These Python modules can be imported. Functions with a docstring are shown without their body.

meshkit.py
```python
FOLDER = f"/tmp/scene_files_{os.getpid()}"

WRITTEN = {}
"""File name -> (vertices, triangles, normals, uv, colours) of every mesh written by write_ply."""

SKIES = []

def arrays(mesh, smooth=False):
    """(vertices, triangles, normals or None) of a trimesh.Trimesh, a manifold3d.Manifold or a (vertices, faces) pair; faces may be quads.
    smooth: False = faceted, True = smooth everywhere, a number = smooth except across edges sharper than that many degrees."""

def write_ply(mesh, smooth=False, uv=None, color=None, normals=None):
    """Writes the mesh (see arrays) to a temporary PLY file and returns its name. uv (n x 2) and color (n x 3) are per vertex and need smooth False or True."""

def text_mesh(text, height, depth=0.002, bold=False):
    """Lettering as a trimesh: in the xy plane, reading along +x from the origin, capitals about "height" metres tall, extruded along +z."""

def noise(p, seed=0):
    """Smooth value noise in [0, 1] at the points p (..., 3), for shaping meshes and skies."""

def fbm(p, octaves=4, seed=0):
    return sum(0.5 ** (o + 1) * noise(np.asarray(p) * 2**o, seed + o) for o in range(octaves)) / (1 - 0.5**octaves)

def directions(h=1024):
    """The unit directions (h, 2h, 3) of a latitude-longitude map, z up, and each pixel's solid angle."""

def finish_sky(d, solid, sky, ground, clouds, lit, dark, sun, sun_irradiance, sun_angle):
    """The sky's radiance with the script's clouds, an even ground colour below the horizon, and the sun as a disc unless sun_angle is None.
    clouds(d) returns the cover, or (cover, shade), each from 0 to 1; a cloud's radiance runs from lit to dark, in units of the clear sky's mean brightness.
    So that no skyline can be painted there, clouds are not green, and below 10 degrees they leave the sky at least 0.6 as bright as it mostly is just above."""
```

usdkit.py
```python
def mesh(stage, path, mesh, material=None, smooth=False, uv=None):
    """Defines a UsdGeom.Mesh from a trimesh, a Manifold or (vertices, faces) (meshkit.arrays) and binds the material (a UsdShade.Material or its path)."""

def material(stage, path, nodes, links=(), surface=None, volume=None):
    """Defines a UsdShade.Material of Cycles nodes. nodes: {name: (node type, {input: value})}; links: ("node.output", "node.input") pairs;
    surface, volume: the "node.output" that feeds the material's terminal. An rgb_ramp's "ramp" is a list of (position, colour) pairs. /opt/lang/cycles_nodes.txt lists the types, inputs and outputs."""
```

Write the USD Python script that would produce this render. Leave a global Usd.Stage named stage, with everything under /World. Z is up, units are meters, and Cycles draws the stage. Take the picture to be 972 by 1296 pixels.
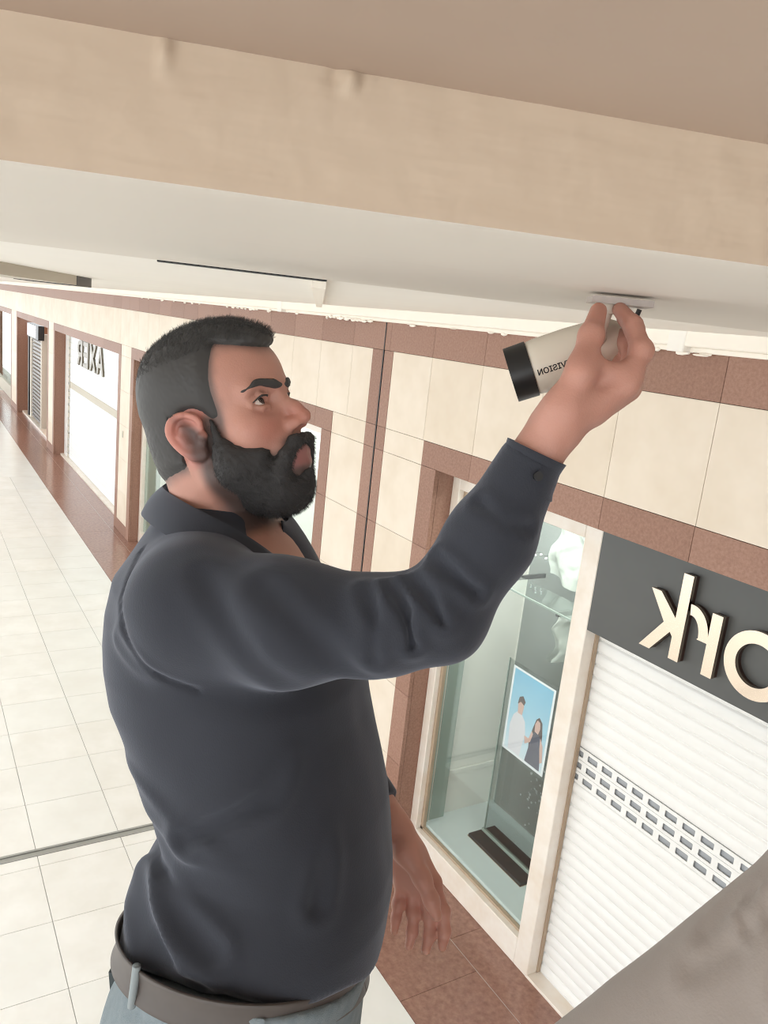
import math, numpy as np, trimesh, usdkit, meshkit
from pxr import Usd, UsdGeom, UsdLux, UsdShade, Sdf, Gf, Vt
from shapely.geometry import Polygon, box as sbox
from shapely.ops import unary_union
from shapely import affinity
stage = Usd.Stage.CreateInMemory()
UsdGeom.SetStageUpAxis(stage, 'Z'); UsdGeom.SetStageMetersPerUnit(stage, 1.0)
world = UsdGeom.Xform.Define(stage, '/World'); stage.SetDefaultPrim(world.GetPrim())
# ---------------------------------------------------------------- camera, sky, exposure
FPX, PITCH, ROLL, YAW, BEAM = 1011.77, 0.227353, 0.107541, -1.017014, 1.238
H = 3.99                                   # lens height above the mall floor
def cam_axes():
    cp, sp, cy, sy = math.cos(PITCH), math.sin(PITCH), math.cos(YAW), math.sin(YAW)
    fwd = np.array([sy*cp, cy*cp, -sp]); r0 = np.array([cy, -sy, 0.]); u0 = np.cross(r0, fwd)
    return math.cos(ROLL)*r0+math.sin(ROLL)*u0, -math.sin(ROLL)*r0+math.cos(ROLL)*u0, fwd
RIGHT, UP, FWD = cam_axes()
cam = UsdGeom.Camera.Define(stage, '/World/camera')
M4 = np.eye(4); M4[0,:3] = RIGHT; M4[1,:3] = UP; M4[2,:3] = -FWD; M4[3,:3] = (0,0,H)
cam.AddTransformOp().Set(Gf.Matrix4d(M4.tolist()))
cam.CreateHorizontalApertureAttr(36.0); cam.CreateFocalLengthAttr(36.0*FPX/972)
cam.CreateClippingRangeAttr(Gf.Vec2f(0.02, 500))
cam.CreateExposureAttr(-1.38)
sky = UsdLux.DomeLight.Define(stage, '/World/sky_light')
sky.CreateIntensityAttr(1.0); sky.CreateColorAttr(Gf.Vec3f(.94, .98, 1.0)); sky.CreateExposureAttr(1.35)
# ---------------------------------------------------------------- helpers
def lin(c):
    c = np.asarray(c, float)/255; return tuple(np.where(c <= .04045, c/12.92, ((c+.055)/1.055)**2.4))
def cm(pr, pd, dz=0.0):                    # a point given by distance to the right, distance ahead and height relative to the lens
    return np.array([pr*math.cos(YAW)+pd*math.sin(YAW), -pr*math.sin(YAW)+pd*math.cos(YAW), H+dz])
def mat(name, rgb, rough=.5, metal=0., vary=0., scale=8., bump=0., bscale=40., spec=.5, extra=None, rgb2=None, stretch=None, detail=4.):
    n = {'p': ('principled_bsdf', {'roughness': rough, 'metallic': metal, 'base_color': lin(rgb), 'specular_ior_level': spec, **(extra or {})})}; L = []
    if vary or bump:
        n['g'] = ('geometry', {}); n['m'] = ('mapping', {'scale': stretch or (1,1,1)}); L.append(('g.position', 'm.vector'))
    if vary:
        c = np.array(lin(rgb)); c2 = np.array(lin(rgb2)) if rgb2 is not None else c*(1-vary)
        n['n'] = ('noise_texture', {'scale': scale, 'detail': detail, 'roughness': .6}); L.append(('m.vector', 'n.vector'))
        n['r'] = ('rgb_ramp', {'ramp': [(.32, tuple(c2)), (.68, tuple(c))]}); L += [('n.fac', 'r.fac'), ('r.color', 'p.base_color')]
    if bump:
        n['b'] = ('noise_texture', {'scale': bscale, 'detail': 3.}); n['bb'] = ('bump', {'strength': bump, 'distance': .01})
        L += [('m.vector', 'b.vector'), ('b.fac', 'bb.height'), ('bb.normal', 'p.normal')]
    return usdkit.material(stage, '/World/Looks/'+name, n, L, surface='p.BSDF')
_taken = {}
def path_for(parent, name):
    base = parent+'/'+name; k = _taken.get(base, 0); _taken[base] = k+1
    return base if k == 0 else base+'_%03d' % k
def tag(p, label=None, cat=None, group=None, kind=None):
    for k, v in (('label', label), ('category', cat), ('group', group), ('kind', kind)):
        if v: p.SetCustomDataByKey(k, v)
    return p
def thing(name, label=None, cat=None, loc=(0,0,0), group=None, kind=None):
    x = UsdGeom.Xform.Define(stage, path_for('/World', name))
    x.AddTranslateOp().Set(Gf.Vec3d(*map(float, loc)))
    p = tag(x.GetPrim(), label, cat, group, kind); ORIGIN[str(p.GetPath())] = np.array(loc, float); return p
ORIGIN = {}
def obj(name, mesh, m, parent=None, smooth=False, label=None, cat=None, group=None, kind=None, uv=None):
    """One Mesh prim; vertices are given in world space and moved into the space of the thing that holds it."""
    pp = str(parent.GetPath()) if parent is not None else '/World'
    o = ORIGIN.get('/'.join(pp.split('/')[:3]), np.zeros(3))
    if isinstance(mesh, (list,)): mesh = join(mesh)
    if hasattr(mesh, 'to_mesh'):
        mm = mesh.to_mesh(); mesh = trimesh.Trimesh(mm.vert_properties[:, :3], mm.tri_verts, process=False)
    elif isinstance(mesh, tuple): mesh = trimesh.Trimesh(*mesh, process=False)
    mesh = mesh.copy(); mesh.vertices = np.asarray(mesh.vertices)-o
    u = usdkit.mesh(stage, path_for(pp, name), mesh, m, smooth)
    return tag(u.GetPrim(), label, cat, group, kind)
def join(l): return trimesh.util.concatenate([x for x in l if x is not None])
def bx(x0, x1, y0, y1, z0, z1, ch=0.0):
    """Axis box between world bounds; ch chamfers all edges."""
    lo, hi = np.minimum((x0,y0,z0),(x1,y1,z1)), np.maximum((x0,y0,z0),(x1,y1,z1))
    if ch <= 0:
        b = trimesh.creation.box(hi-lo); b.apply_translation((lo+hi)/2); return b
    ch = min(ch, .45*(hi-lo).min()); pts = []
    for a in range(3):
        for sx in (0,1):
            for sy in (0,1):
                for sz in (0,1):
                    q = np.where([sx,sy,sz], hi, lo).astype(float)
                    for k in range(3):
                        if k != a: q[k] += ch*(1 if (sx,sy,sz)[k] == 0 else -1)
                    pts.append(q)
    return trimesh.convex.convex_hull(np.array(pts))
def hull(pts): return trimesh.convex.convex_hull(np.array(pts, float))
def extr(poly, d, to=None):
    ms = [trimesh.creation.extrude_polygon(g, d, engine='earcut') for g in getattr(poly, 'geoms', [poly]) if not g.is_empty]
    m = join(ms)
    if to is not None: m.apply_transform(to)
    return m
def on_wall(poly, y, depth):
    """A flat shape drawn in (x, z) becomes a plate whose front is at y-depth and back at y."""
    T = np.array([[1,0,0,0],[0,0,-1,y],[0,1,0,0],[0,0,0,1.]]); return extr(poly, depth, T)
def cyl(a, b, r, r2=None, n=20):
    a, b = np.asarray(a, float), np.asarray(b, float); r2 = r if r2 is None else r2
    w = (b-a)/np.linalg.norm(b-a); u = np.cross(w, [0,0,1.] if abs(w[2]) < .9 else [1.,0,0]); u /= np.linalg.norm(u); v = np.cross(w, u)
    t = np.linspace(0, 2*np.pi, n, endpoint=False); c = np.outer(np.cos(t), u)+np.outer(np.sin(t), v)
    return trimesh.Trimesh(*_cap(np.vstack([a+c*r, b+c*r2, [a], [b]]), n), process=False)
def _cap(V, n):
    F = []
    for i in range(n):
        j = (i+1) % n; F += [(i,j,n+j),(i,n+j,n+i),(2*n,j,i),(2*n+1,n+i,n+j)]
    return V, np.array(F)
def tube(pts, r, n=10):
    return join([cyl(pts[i], pts[i+1], r, n=n) for i in range(len(pts)-1)]+[_ball(p, r) for p in pts[1:-1]])
def _ball(p, r, s=1):
    b = trimesh.creation.icosphere(s, r); b.apply_translation(p); return b
# ---------------------------------------------------------------- materials of the room
C = {}
C['cream'] = mat('cream_tile', (222,208,190), .5, spec=.35, vary=.06, scale=2.2, rgb2=(212,196,176))
C['cream2'] = mat('cream_tile_warm', (226,213,197), .5, spec=.35, vary=.06, scale=2.2, rgb2=(216,201,182))
C['brown'] = mat('brown_granite', (154,118,101), .5, spec=.3, vary=.1, scale=60, rgb2=(136,100,84), detail=8.)
C['brown2'] = mat('brown_granite_light', (161,125,108), .5, spec=.3, vary=.1, scale=60, rgb2=(143,107,91), detail=8.)
C['brown_floor'] = mat('brown_floor_granite', (158,120,105), .2, vary=.1, scale=24, rgb2=(132,95,82), detail=9.)
C['joint'] = mat('dark_joint', (96,74,60), .8)
C['grout'] = mat('light_grout', (206,202,196), .8)
C['white_floor'] = mat('white_floor_tile', (232,230,225), .22, vary=.03, scale=3, rgb2=(226,223,217))
C['white_floor2'] = mat('white_floor_tile_warm', (234,231,226), .25, vary=.03, scale=3, rgb2=(225,221,214))
C['metal_strip'] = mat('brushed_strip', (168,168,164), .4, .6)
C['paint'] = mat('lightened_ceiling_paint', (243,238,230), .7, vary=.03, scale=1.2, bump=.05, bscale=30)  # lightened to carry the stronger light on the ceiling near the wall
C['soffit'] = mat('dimmed_soffit_paint', (226,218,207), .6, vary=.03, scale=1.5)  # toned below the far ceiling so the colour holds the weaker light
C['fascia'] = mat('shade_toned_fascia_paint', (203,184,163), .75, vary=.06, scale=3, rgb2=(194,174,153), bump=.25, bscale=22, stretch=(.3,.3,1.5))  # cream paint toned beige, shade of the beam face put into the colour
C['taupe'] = mat('shade_toned_ceiling_paint', (188,167,150), .8, vary=.06, scale=2, rgb2=(178,157,141), bump=.1, bscale=15)  # cream paint darkened to taupe, the shade over the slab is in the colour
C['cornice'] = mat('cornice_paint', (244,236,224), .6)
C['dark'] = mat('black_plastic', (26,25,25), .4)
C['grey_paint'] = mat('grey_paint', (196,188,174), .6)
C['marble'] = mat('white_marble', (232,224,214), .25, vary=.08, scale=5, rgb2=(222,208,192), detail=7)
C['shutter'] = mat('white_shutter', (232,230,226), .38)
C['shutter_far'] = mat('white_shutter_far', (238,240,240), .4)
C['insert'] = mat('smoked_insert', (158,160,163), .15)
C['board'] = mat('charcoal_board', (80,80,78), .45, vary=.05, scale=5)
C['chrome'] = mat('polished_steel', (206,188,170), .1, 1.0)  # warm tint stands in for the reflection of the walls opposite
C['bronze'] = mat('bronze_letter_side', (88,66,58), .3, .6)
C['gunmetal'] = mat('bronze_letters', (120,112,98), .35, .6)
C['glass'] = usdkit.material(stage, '/World/Looks/window_glass', {'t': ('transparent_bsdf', {'color': (.955,.97,.965)}), 'g': ('glossy_bsdf', {'roughness': .01, 'color': (.9,.95,.93)}), 'k': ('geometry', {}), 'i': ('mix_float', {'a': 1.5, 'b': .6667}), 'f': ('fresnel', {'IOR': 1.5}), 'm': ('mix_closure', {})}, [('k.backfacing','i.fac'),('i.result','f.IOR'),('f.fac','m.fac'),('t.BSDF','m.closure1'),('g.BSDF','m.closure2')], surface='m.closure')
C['glass_edge'] = mat('green_glass_edge', (150,165,155), .15)
C['teal'] = mat('pale_display_floor', (216,227,225), .3)
C['pale'] = mat('pale_display_wall', (228,228,219), .5)
C['dark_panel'] = mat('dark_display_panel', (130,136,132), .25)
C['wood'] = mat('tan_wood', (176,154,130), .5, vary=.15, scale=20, stretch=(6,6,.6))
C['black_base'] = mat('black_gloss', (30,31,32), .4)
C['cloth_pale'] = mat('pale_cloth', (160,166,157), .8)
C['sky_print'] = usdkit.material(stage, '/World/Looks/poster_sky', {'g': ('geometry', {}), 's': ('separate_xyz', {}), 'mr': ('map_range', {'from_min': H-2.95, 'from_max': H-2.3, 'clamp': True}), 'r': ('rgb_ramp', {'ramp': [(0, lin((222,233,240))), (.45, lin((170,212,232))), (1, lin((124,188,220)))]}), 'p': ('principled_bsdf', {'roughness': .3})}, [('g.position','s.vector'),('s.z','mr.value'),('mr.result','r.fac'),('r.color','p.base_color')], surface='p.BSDF')
C['print_white'] = mat('print_white', (240,243,246), .3)
C['print_skin'] = mat('print_skin', (214,176,164), .4)
C['print_shirt'] = mat('print_shirt', (226,222,228), .4)
C['print_dark'] = mat('print_dark', (82,80,98), .4)
C['print_hair'] = mat('print_hair', (86,66,64), .4)
C['warm_lit_wood'] = mat('warm_lit_wood', (214,160,116), .35, vary=.15, scale=10, stretch=(5,5,.5))  # wood panel whose orange carries the warm light inside the shop
C['pinkish'] = mat('pink_plaster', (226,190,176), .5)
C['steel_grille'] = mat('grille_metal', (112,108,106), .4, .5)
C['lamp_white'] = usdkit.material(stage, '/World/Looks/lit_sign', {'e': ('emission', {'color': (1,.98,1), 'strength': 5.})}, surface='e.emission')
C['blue_grey'] = mat('blue_grey_display', (140,160,168), .3)
# ---------------------------------------------------------------- floor
Y_WALL, Y_SHOP, Y_SHUT = 3.2, 3.36, 3.47
rng = np.random.default_rng(7)
fl = thing('floor', kind='structure')
obj('slab', bx(-46, 14, -16, 9, -.25, -.012), C['grout'], fl)
xs_near = [-5.53-.588*k for k in range(0, 60)]; xs_far = [-5.45+.588*k+.11 for k in range(0, 12)]
TP = .588
def floor_tiles():
    n = 0; rest = []
    ys = [2.51-TP*(k+1) for k in range(0, 14)]
    cols = [(-5.535-TP*(k+1), -5.535-TP*k) for k in range(0, 22)]+[(-5.455, -5.335)]+[(-5.335+TP*k, -5.335+TP*(k+1)) for k in range(0, 4)]
    for y in ys:
        for (a, b) in cols:
            t = bx(a+.002, b-.002, y+.002, y+TP-.002, -.02, 0)
            if y > -2.3 and n < 190:
                obj('tile', t, C['white_floor'] if rng.random() < .5 else C['white_floor2'], fl); n += 1
            else: rest.append(t)
    rest.append(bx(-46, -5.535-TP*22-.003, -16, 2.51, -.02, 0)); rest.append(bx(-5.335+TP*4+.003, 14, -16, 2.51, -.02, 0)); rest.append(bx(-5.335+TP*4, -5.335-TP*22, -16, ys[-1]-.003, -.02, 0))
    obj('far_tile', rest, C['white_floor'], fl, kind='stuff')
    for x in np.arange(-34.2, 3.0, 1.19):
        obj('border_tile', bx(x+.0015, x+1.1885, 2.512, 3.093, -.02, 0), C['brown_floor'], fl)
        obj('border_tile', bx(x+.0015-.3, x+1.1885-.3, 3.096, 3.75, -.02, 0), C['brown_floor'], fl)
    obj('grout_line', bx(-40, 3.5, 3.0928, 3.0962, -.012, -.0008), C['grout'], fl)
    obj('expansion_joint', join([bx(-5.535, -5.515, -12, 2.51, -.02, .004), bx(-5.513, -5.477, -12, 2.51, -.02, -.003), bx(-5.475, -5.455, -12, 2.51, -.02, .004)]), C['metal_strip'], fl, label='grey metal expansion strip across the white floor')
floor_tiles()
# ---------------------------------------------------------------- wall with its tiles and shop bays
# bays: (left x, right x) of the brown surrounds, heights measured from the lens
BAYS = [(-4.735, 1.9), (-13.45, -6.19), (-21.36, -14.15), (-28.85, -22.1), (-37.6, -30.2)]
Zt, Zb0, Zh, Zi = H+.123, H-.18, H-.765, H-.943       # ceiling, top band's lower edge, surround top, surround's inner top
SW = .19
wall = thing('wall_right', kind='structure')
back = [bx(-46, 14, Y_WALL+.012, Y_WALL+.14, Zi+.02, H+.4)]
edges = [-46]+[e for b in reversed(BAYS) for e in (b[0]+SW-.01, b[1]-SW+.01)]+[14]
for a, b in zip(edges[0::2], edges[1::2]): back.append(bx(a, b, Y_WALL+.012, Y_WALL+.6, 0, Zi+.02))
obj('backing', back, C['joint'], wall)
G = .003
def tile(x0, x1, z0, z1, m, name='tile', proud=0.0):
    if x1-x0 < .02: return
    obj(name, bx(x0+G/2, x1-G/2, Y_WALL-proud, Y_WALL+.03, z0+G/2, z1-G/2), m, wall)
def pick(): return C['cream'] if rng.random() < .5 else C['cream2']
VJ = [-2.97+.5935*k for k in range(-23, 8)]           # vertical joints
PIL0, PILG, PIL1 = -5.6, -5.427, -5.283               # brown pilaster with the expansion groove
for a, b in zip(VJ[:-1], VJ[1:]):
    for (s, e) in ((a, b),):
        # clip around the pilaster
        segs = [(s, e)]
        if s < PIL1 and e > PIL0: segs = [(s, min(e, PIL0)), (max(s, PIL1), e)]
        for (u, v) in segs:
            if v-u > .02: tile(u, v, Zh, Zb0, pick())
    tile(a, b, Zb0, H+.034, C['brown'] if rng.random() < .5 else C['brown2'], 'band_tile')
for x in np.arange(VJ[0]-1.187*18, VJ[0]-.01, 1.187):
    tile(x, x+1.187, Zh, Zb0, pick()); tile(x, x+1.187, Zb0, H+.034, C['brown2'], 'band_tile')
# pilaster
for (a, b) in ((PIL0, PILG-.012), (PILG+.012, PIL1)):
    zs = [Zb0, Zh, H-.945, H-1.525, H-2.105, H-2.685, H-3.265, 0]
    for z1, z0 in zip(zs[:-1], zs[1:]): tile(a, b, z0, z1, C['brown'] if rng.random() < .5 else C['brown2'], 'pilaster_tile', .002)
obj('groove_strip', bx(PILG-.006, PILG+.004, Y_WALL-.004, Y_WALL+.02, 0, H+.03), C['dark'], wall, label='dark expansion groove down the brown pilaster')
# cream strips between the bays, brown surrounds of the bays
def strip(a, b):
    zs = [Zh, H-.945, H-1.525, H-2.105, H-2.685, H-3.265, .2 if b < -6 else .0]
    n = max(1, round((b-a)/.6)); xs = np.linspace(a, b, n+1)
    for u, v in zip(xs[:-1], xs[1:]):
        for z1, z0 in zip(zs[:-1], zs[1:]): tile(u, v, z0, z1, pick())
        if zs[-1] > 0: tile(u, v, 0, .2, C['brown'], 'plinth_tile', .004)
strip(-6.19, PIL0); strip(PIL1, -4.735); strip(-14.15, -13.45); strip(-22.1, -21.36); strip(-30.2, -28.85)
for bi, (a, b) in enumerate(BAYS):
    js = sorted([a, b]+[x for x in VJ if a+.1 < x < b-.1]) if a > -14 else list(np.linspace(a, b, 6))
    for u, v in zip(js[:-1], js[1:]):
        tile(u, v, Zi, Zh, C['brown'] if rng.random() < .5 else C['brown2'], 'surround_tile', .003)
    for (u, v) in ((a, a+SW), (b-SW, b)):
        zs = [Zi, H-1.525, H-2.105, H-2.685, H-3.265, 0]
        for z1, z0 in zip(zs[:-1], zs[1:]): tile(u, v, z0, z1, C['brown'] if rng.random() < .5 else C['brown2'], 'surround_tile', .003)
    # reveals of the recess
    obj('reveal', bx(a+SW-.012, a+SW, Y_WALL+.032, Y_SHUT+.2, 0, Zi), C['brown'], wall)
    obj('reveal', bx(b-SW, b-SW+.012, Y_WALL+.032, Y_SHUT+.2, 0, Zi), C['brown'], wall)
obj('socket_plate', join([bx(-13.90, -13.83, Y_WALL-.012, Y_WALL, H-2.31, H-2.2, .004), bx(-13.885, -13.845, Y_WALL-.016, Y_WALL-.011, H-2.28, H-2.23, .002)]), C['grey_paint'], wall, label='small grey socket on the cream strip between two shops')
obj('core', bx(-46, 14, Y_SHUT+2.2, Y_SHUT+2.35, 0, H+.4), C['pale'], wall)
# ---------------------------------------------------------------- ceiling, dropped beam, cornice
def C2(pr, pd): return cm(pr, pd)[:2]
bd = np.array([math.cos(BEAM), math.sin(BEAM)]); bn = np.array([-bd[1], bd[0]])     # along the beam, away from the camera
ZB = .058                                                                             # underside above the lens
ceil = thing('ceiling', kind='structure')
def slab_bn(s0, s1, n0, n1, z0, z1):
    q = [bd*s+bn*n for s in (s0, s1) for n in (n0, n1)]
    return hull([(*p, z) for p in q for z in (z0, z1)])
N0, N1, N2 = .441, .754, 1.34
def clip_poly(poly): return poly.intersection(sbox(-46, -2.6, 10, Y_WALL+.2))
def band_poly(n0, n1, s0=-40, s1=40):
    return Polygon([tuple(bd*s0+bn*n0), tuple(bd*s1+bn*n0), tuple(bd*s1+bn*n1), tuple(bd*s0+bn*n1)])
def slab_of(poly, z0, z1):
    m = extr(poly, z1-z0); m.apply_translation((0, 0, z0)); return m
obj('upper_slab', slab_of(clip_poly(band_poly(-30, N0+.01)), Zt, Zt+.3), C['taupe'], ceil, label='slab above the photographer with its shade put into a taupe colour')
obj('far_slab', slab_of(clip_poly(band_poly(N0+.01, 60)), Zt, Zt+.3), C['paint'], ceil)
beam = thing('ceiling_beam', kind='structure')
def fascia():
    # front board of the dropped beam with a few plaster chips out of its edges
    n, k = 1600, 14; S = np.concatenate([np.linspace(-4, -.7, 200), np.linspace(-.69, 1.2, 1200), np.linspace(1.21, 6, 200)]); Z = np.linspace(H+ZB, Zt, k)
    P = np.zeros((n, k, 3))
    for i, s in enumerate(S):
        w = .0025*(meshkit.noise(np.array([[s*3, 0, 1.]]))[0]-.5)
        P[i, :, 0] = (bd*s+bn*(N0+w))[0]; P[i, :, 1] = (bd*s+bn*(N0+w))[1]; P[i, :, 2] = Z
    rel = (meshkit.fbm(np.stack([P[..., 0]*60, P[..., 1]*60, P[..., 2]*60], -1).reshape(-1, 3), 3).reshape(n, k)-.5)
    P[:, :, :2] += (bn*.002)*rel[..., None]
    jag = meshkit.noise(np.stack([S*45, S*0, S*0+3], -1))*meshkit.noise(np.stack([S*6, S*0, S*0+9], -1))
    P[:, -1, 2] -= np.where(jag > .42, (jag-.42)*.05, 0); P[:, -2, 2] -= np.where(jag > .42, (jag-.42)*.03, 0)
    for s0, ds, zc, dz, a in ((-.033, .0035, .117, .006, .004), (.050, .004, .1205, .003, -.004), (.058, .006, .119, .004, .0045), (.064, .003, .120, .003, -.003)):
        wgt = np.exp(-((S[:, None]-s0)/ds)**2-((P[..., 2]-H-zc)/dz)**2); P[:, :, :2] -= (bn*a)*wgt[..., None]
    v = P.reshape(-1, 3); i, j = np.meshgrid(np.arange(n-1), np.arange(k-1), indexing='ij'); a = (i*k+j).ravel()
    f = np.stack([a, a+k, a+k+1, a+1], 1)
    return (v, np.vstack([f[:, [0, 1, 2]], f[:, [0, 2, 3]]]))
obj('fascia', fascia(), C['fascia'], beam, True, label='vertical face of the dropped beam with shade in its beige colour and a chipped upper edge')
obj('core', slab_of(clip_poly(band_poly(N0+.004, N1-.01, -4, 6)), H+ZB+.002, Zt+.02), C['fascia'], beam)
def soffit_strip(n0, n1, z, r0, r1, s0=-4, s1=6):
    # bent sheet: rounded at both long edges
    prof = [(n0, z+.012), (n0+.002, z+.004), (n0+.008, z)]+[(n0+(n1-n0)*t, z) for t in np.linspace(.1, .9, 5)]+[(n1-r1*(1-math.sin(a)), z+r1*(1-math.cos(a))*1.) for a in np.linspace(0, 1.5, 8)]
    # the rounding runs up into the gap beyond
    prof = prof[:8]+[(n1-r1+r1*math.sin(a), z+r1*(1-math.cos(a))) for a in np.linspace(0, 1.5, 8)]
    v = np.array([[*(bd*s+bn*n), zz] for s in (s0, s1) for n, zz in prof]); k = len(prof)
    return (v, np.array([q for j in range(k-1) for q in ((j, j+1, k+j+1), (j, k+j+1, k+j))]))
obj('underside_board', soffit_strip(N0+.004, N1, H+ZB, .01, .014), C['soffit'], beam, True)
obj('underside_board', soffit_strip(N1+.004, N2, H+ZB+.004, .004, .012), C['soffit'], beam, True)
obj('end_board', slab_of(clip_poly(band_poly(N1, N2-.012, -4, 6)), H+ZB+.008, Zt+.02), C['soffit'], beam)
obj('shadow_gap_strip', slab_of(band_poly(N2-.004, N2+.018, -.10, .165), H+ZB+.002, H+ZB+.02), C['dark'], beam, label='thin black strip standing in for the shade of the gap along the far edge of the beam')  # black strip put in for the shade inside the gap
# cornice along the wall
cor = thing('trim_1', kind='structure')
obj('cornice_rail', bx(-46, 10, Y_WALL-.075, Y_WALL+.01, H+.055, H+.133, .006), C['cornice'], cor)
obj('cornice_lip', bx(-46, 10, Y_WALL-.03, Y_WALL+.01, H+.031, H+.056, .004), C['cornice'], cor)
def lumps():
    r = np.random.default_rng(3); out = []
    for x in np.concatenate([r.uniform(-6.4, -5.6, 26), r.uniform(-13, -6.6, 20), r.uniform(-3.1, -2.4, 8), r.uniform(-5.5, -3, 9)]):
        b = trimesh.creation.icosphere(1, 1.0); b.vertices *= 1+.5*(meshkit.noise(b.vertices*2+x*7)[:, None]-.5)
        b.vertices *= (r.uniform(.01, .05), .012, r.uniform(.004, .016)); b.apply_translation((x, Y_WALL-.03+r.uniform(-.004, .01), H+.03+r.uniform(-.008, .002))); out.append(b)
    return out
obj('plaster_crumb', lumps(), C['cornice'], cor, kind='stuff', label='rough plaster crumbs along the lower edge of the cornice')
for x in (-7.35, -2.62): obj('joint_cover', bx(x-.05, x+.05, Y_WALL-.08, Y_WALL, H+.028, H+.135, .004), C['paint'], cor)
# cable trunking running across the ceiling to the wall, and a grey duct further down the hall
a, b = np.array([-2.34, 1.12, .1225]), np.array([-6.05, 2.915, .1225])
def bar(a, b, w, h):
    d = (b-a)[:2]/np.linalg.norm((b-a)[:2]); n = np.array([-d[1], d[0]])*w/2
    return hull([(*(p[:2]+s*n), H+p[2]-z) for p in (a, b) for s in (1, -1) for z in (0.0005, h)])
tag(obj('cable_trunking', bar(a, b, .045, .03), C['cornice'], None), 'cream cable trunking across the white ceiling beside the end of the dark strip', 'cable trunking')
p1, p2 = np.array([-5.066, .479, .123]), np.array([-6.522, 1.133, .123])
e = (p2-p1)/np.linalg.norm(p2-p1); off = np.array([e[1], -e[0], 0]); off = off*(1 if off@p1 > 0 else -1)*.5
p0 = p1-e*1.2; p3 = p2+e*.45
def duct(a, b, drop, o): return hull([(*(p+q)[:2], z) for p in (a, b) for q in (0*o, o) for z in (Zt+.01, Zt-drop)])
dt = thing('ceiling_duct', 'grey duct under the far ceiling with a black outlet at its end', 'duct', tuple(p1+np.array([0, 0, H])))
obj('casing', duct(p0, p2, .068, off), C['grey_paint'], dt); obj('outlet', duct(p2+e*.005, p3, .072, off*.9), C['dark'], dt, label='black outlet')
# ---------------------------------------------------------------- near shop: display window and shutter
win = thing('window_1', kind='structure')
FX0, FX1, FZ0, FZ1 = -4.545, -3.08, 0.0, Zi+.02
IX0, IX1, IZ0, IZ1 = -4.46, -3.212, H-3.795, H-1.065
obj('window_frame', bx(FX0, IX0, Y_SHOP, Y_SHUT+.01, 0, FZ1, .004), C['marble'], win); obj('window_frame', bx(IX1, FX1, Y_SHOP, Y_SHUT+.12, 0, FZ1, .004), C['marble'], win)
obj('window_frame', bx(IX0, IX1, Y_SHOP+.001, Y_SHUT, IZ1, FZ1, .004), C['marble'], win); obj('window_sill', bx(IX0, IX1, Y_SHOP+.001, Y_SHUT-.02, 0, IZ0, .004), C['marble'], win)
obj('glazing_bead', join([bx(IX0, IX0+.03, Y_SHOP+.045, Y_SHOP+.075, IZ0, IZ1), bx(IX0, IX1, Y_SHOP+.045, Y_SHOP+.075, IZ0, IZ0+.02), bx(IX1-.02, IX1, Y_SHOP+.045, Y_SHOP+.075, IZ0, IZ1)]), C['wood'], win, label='tan bead around the pane')
obj('pane', bx(IX0+.01, IX1-.01, Y_SHOP+.058, Y_SHOP+.066, IZ0+.005, IZ1), C['glass'], win)
obj('jamb', bx(IX0-.04, IX0, Y_SHUT+.01, 3.62, IZ0, IZ1), C['glass_edge'], win, label='grey-green inner jamb'); obj('jamb', bx(IX0, IX0+.012, Y_SHOP+.085, Y_SHOP+.1, IZ0, IZ1), C['glass_edge'], win, label='greenish glass edge')
disp = thing('display_box', kind='structure')
DZ = H-3.75
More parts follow.
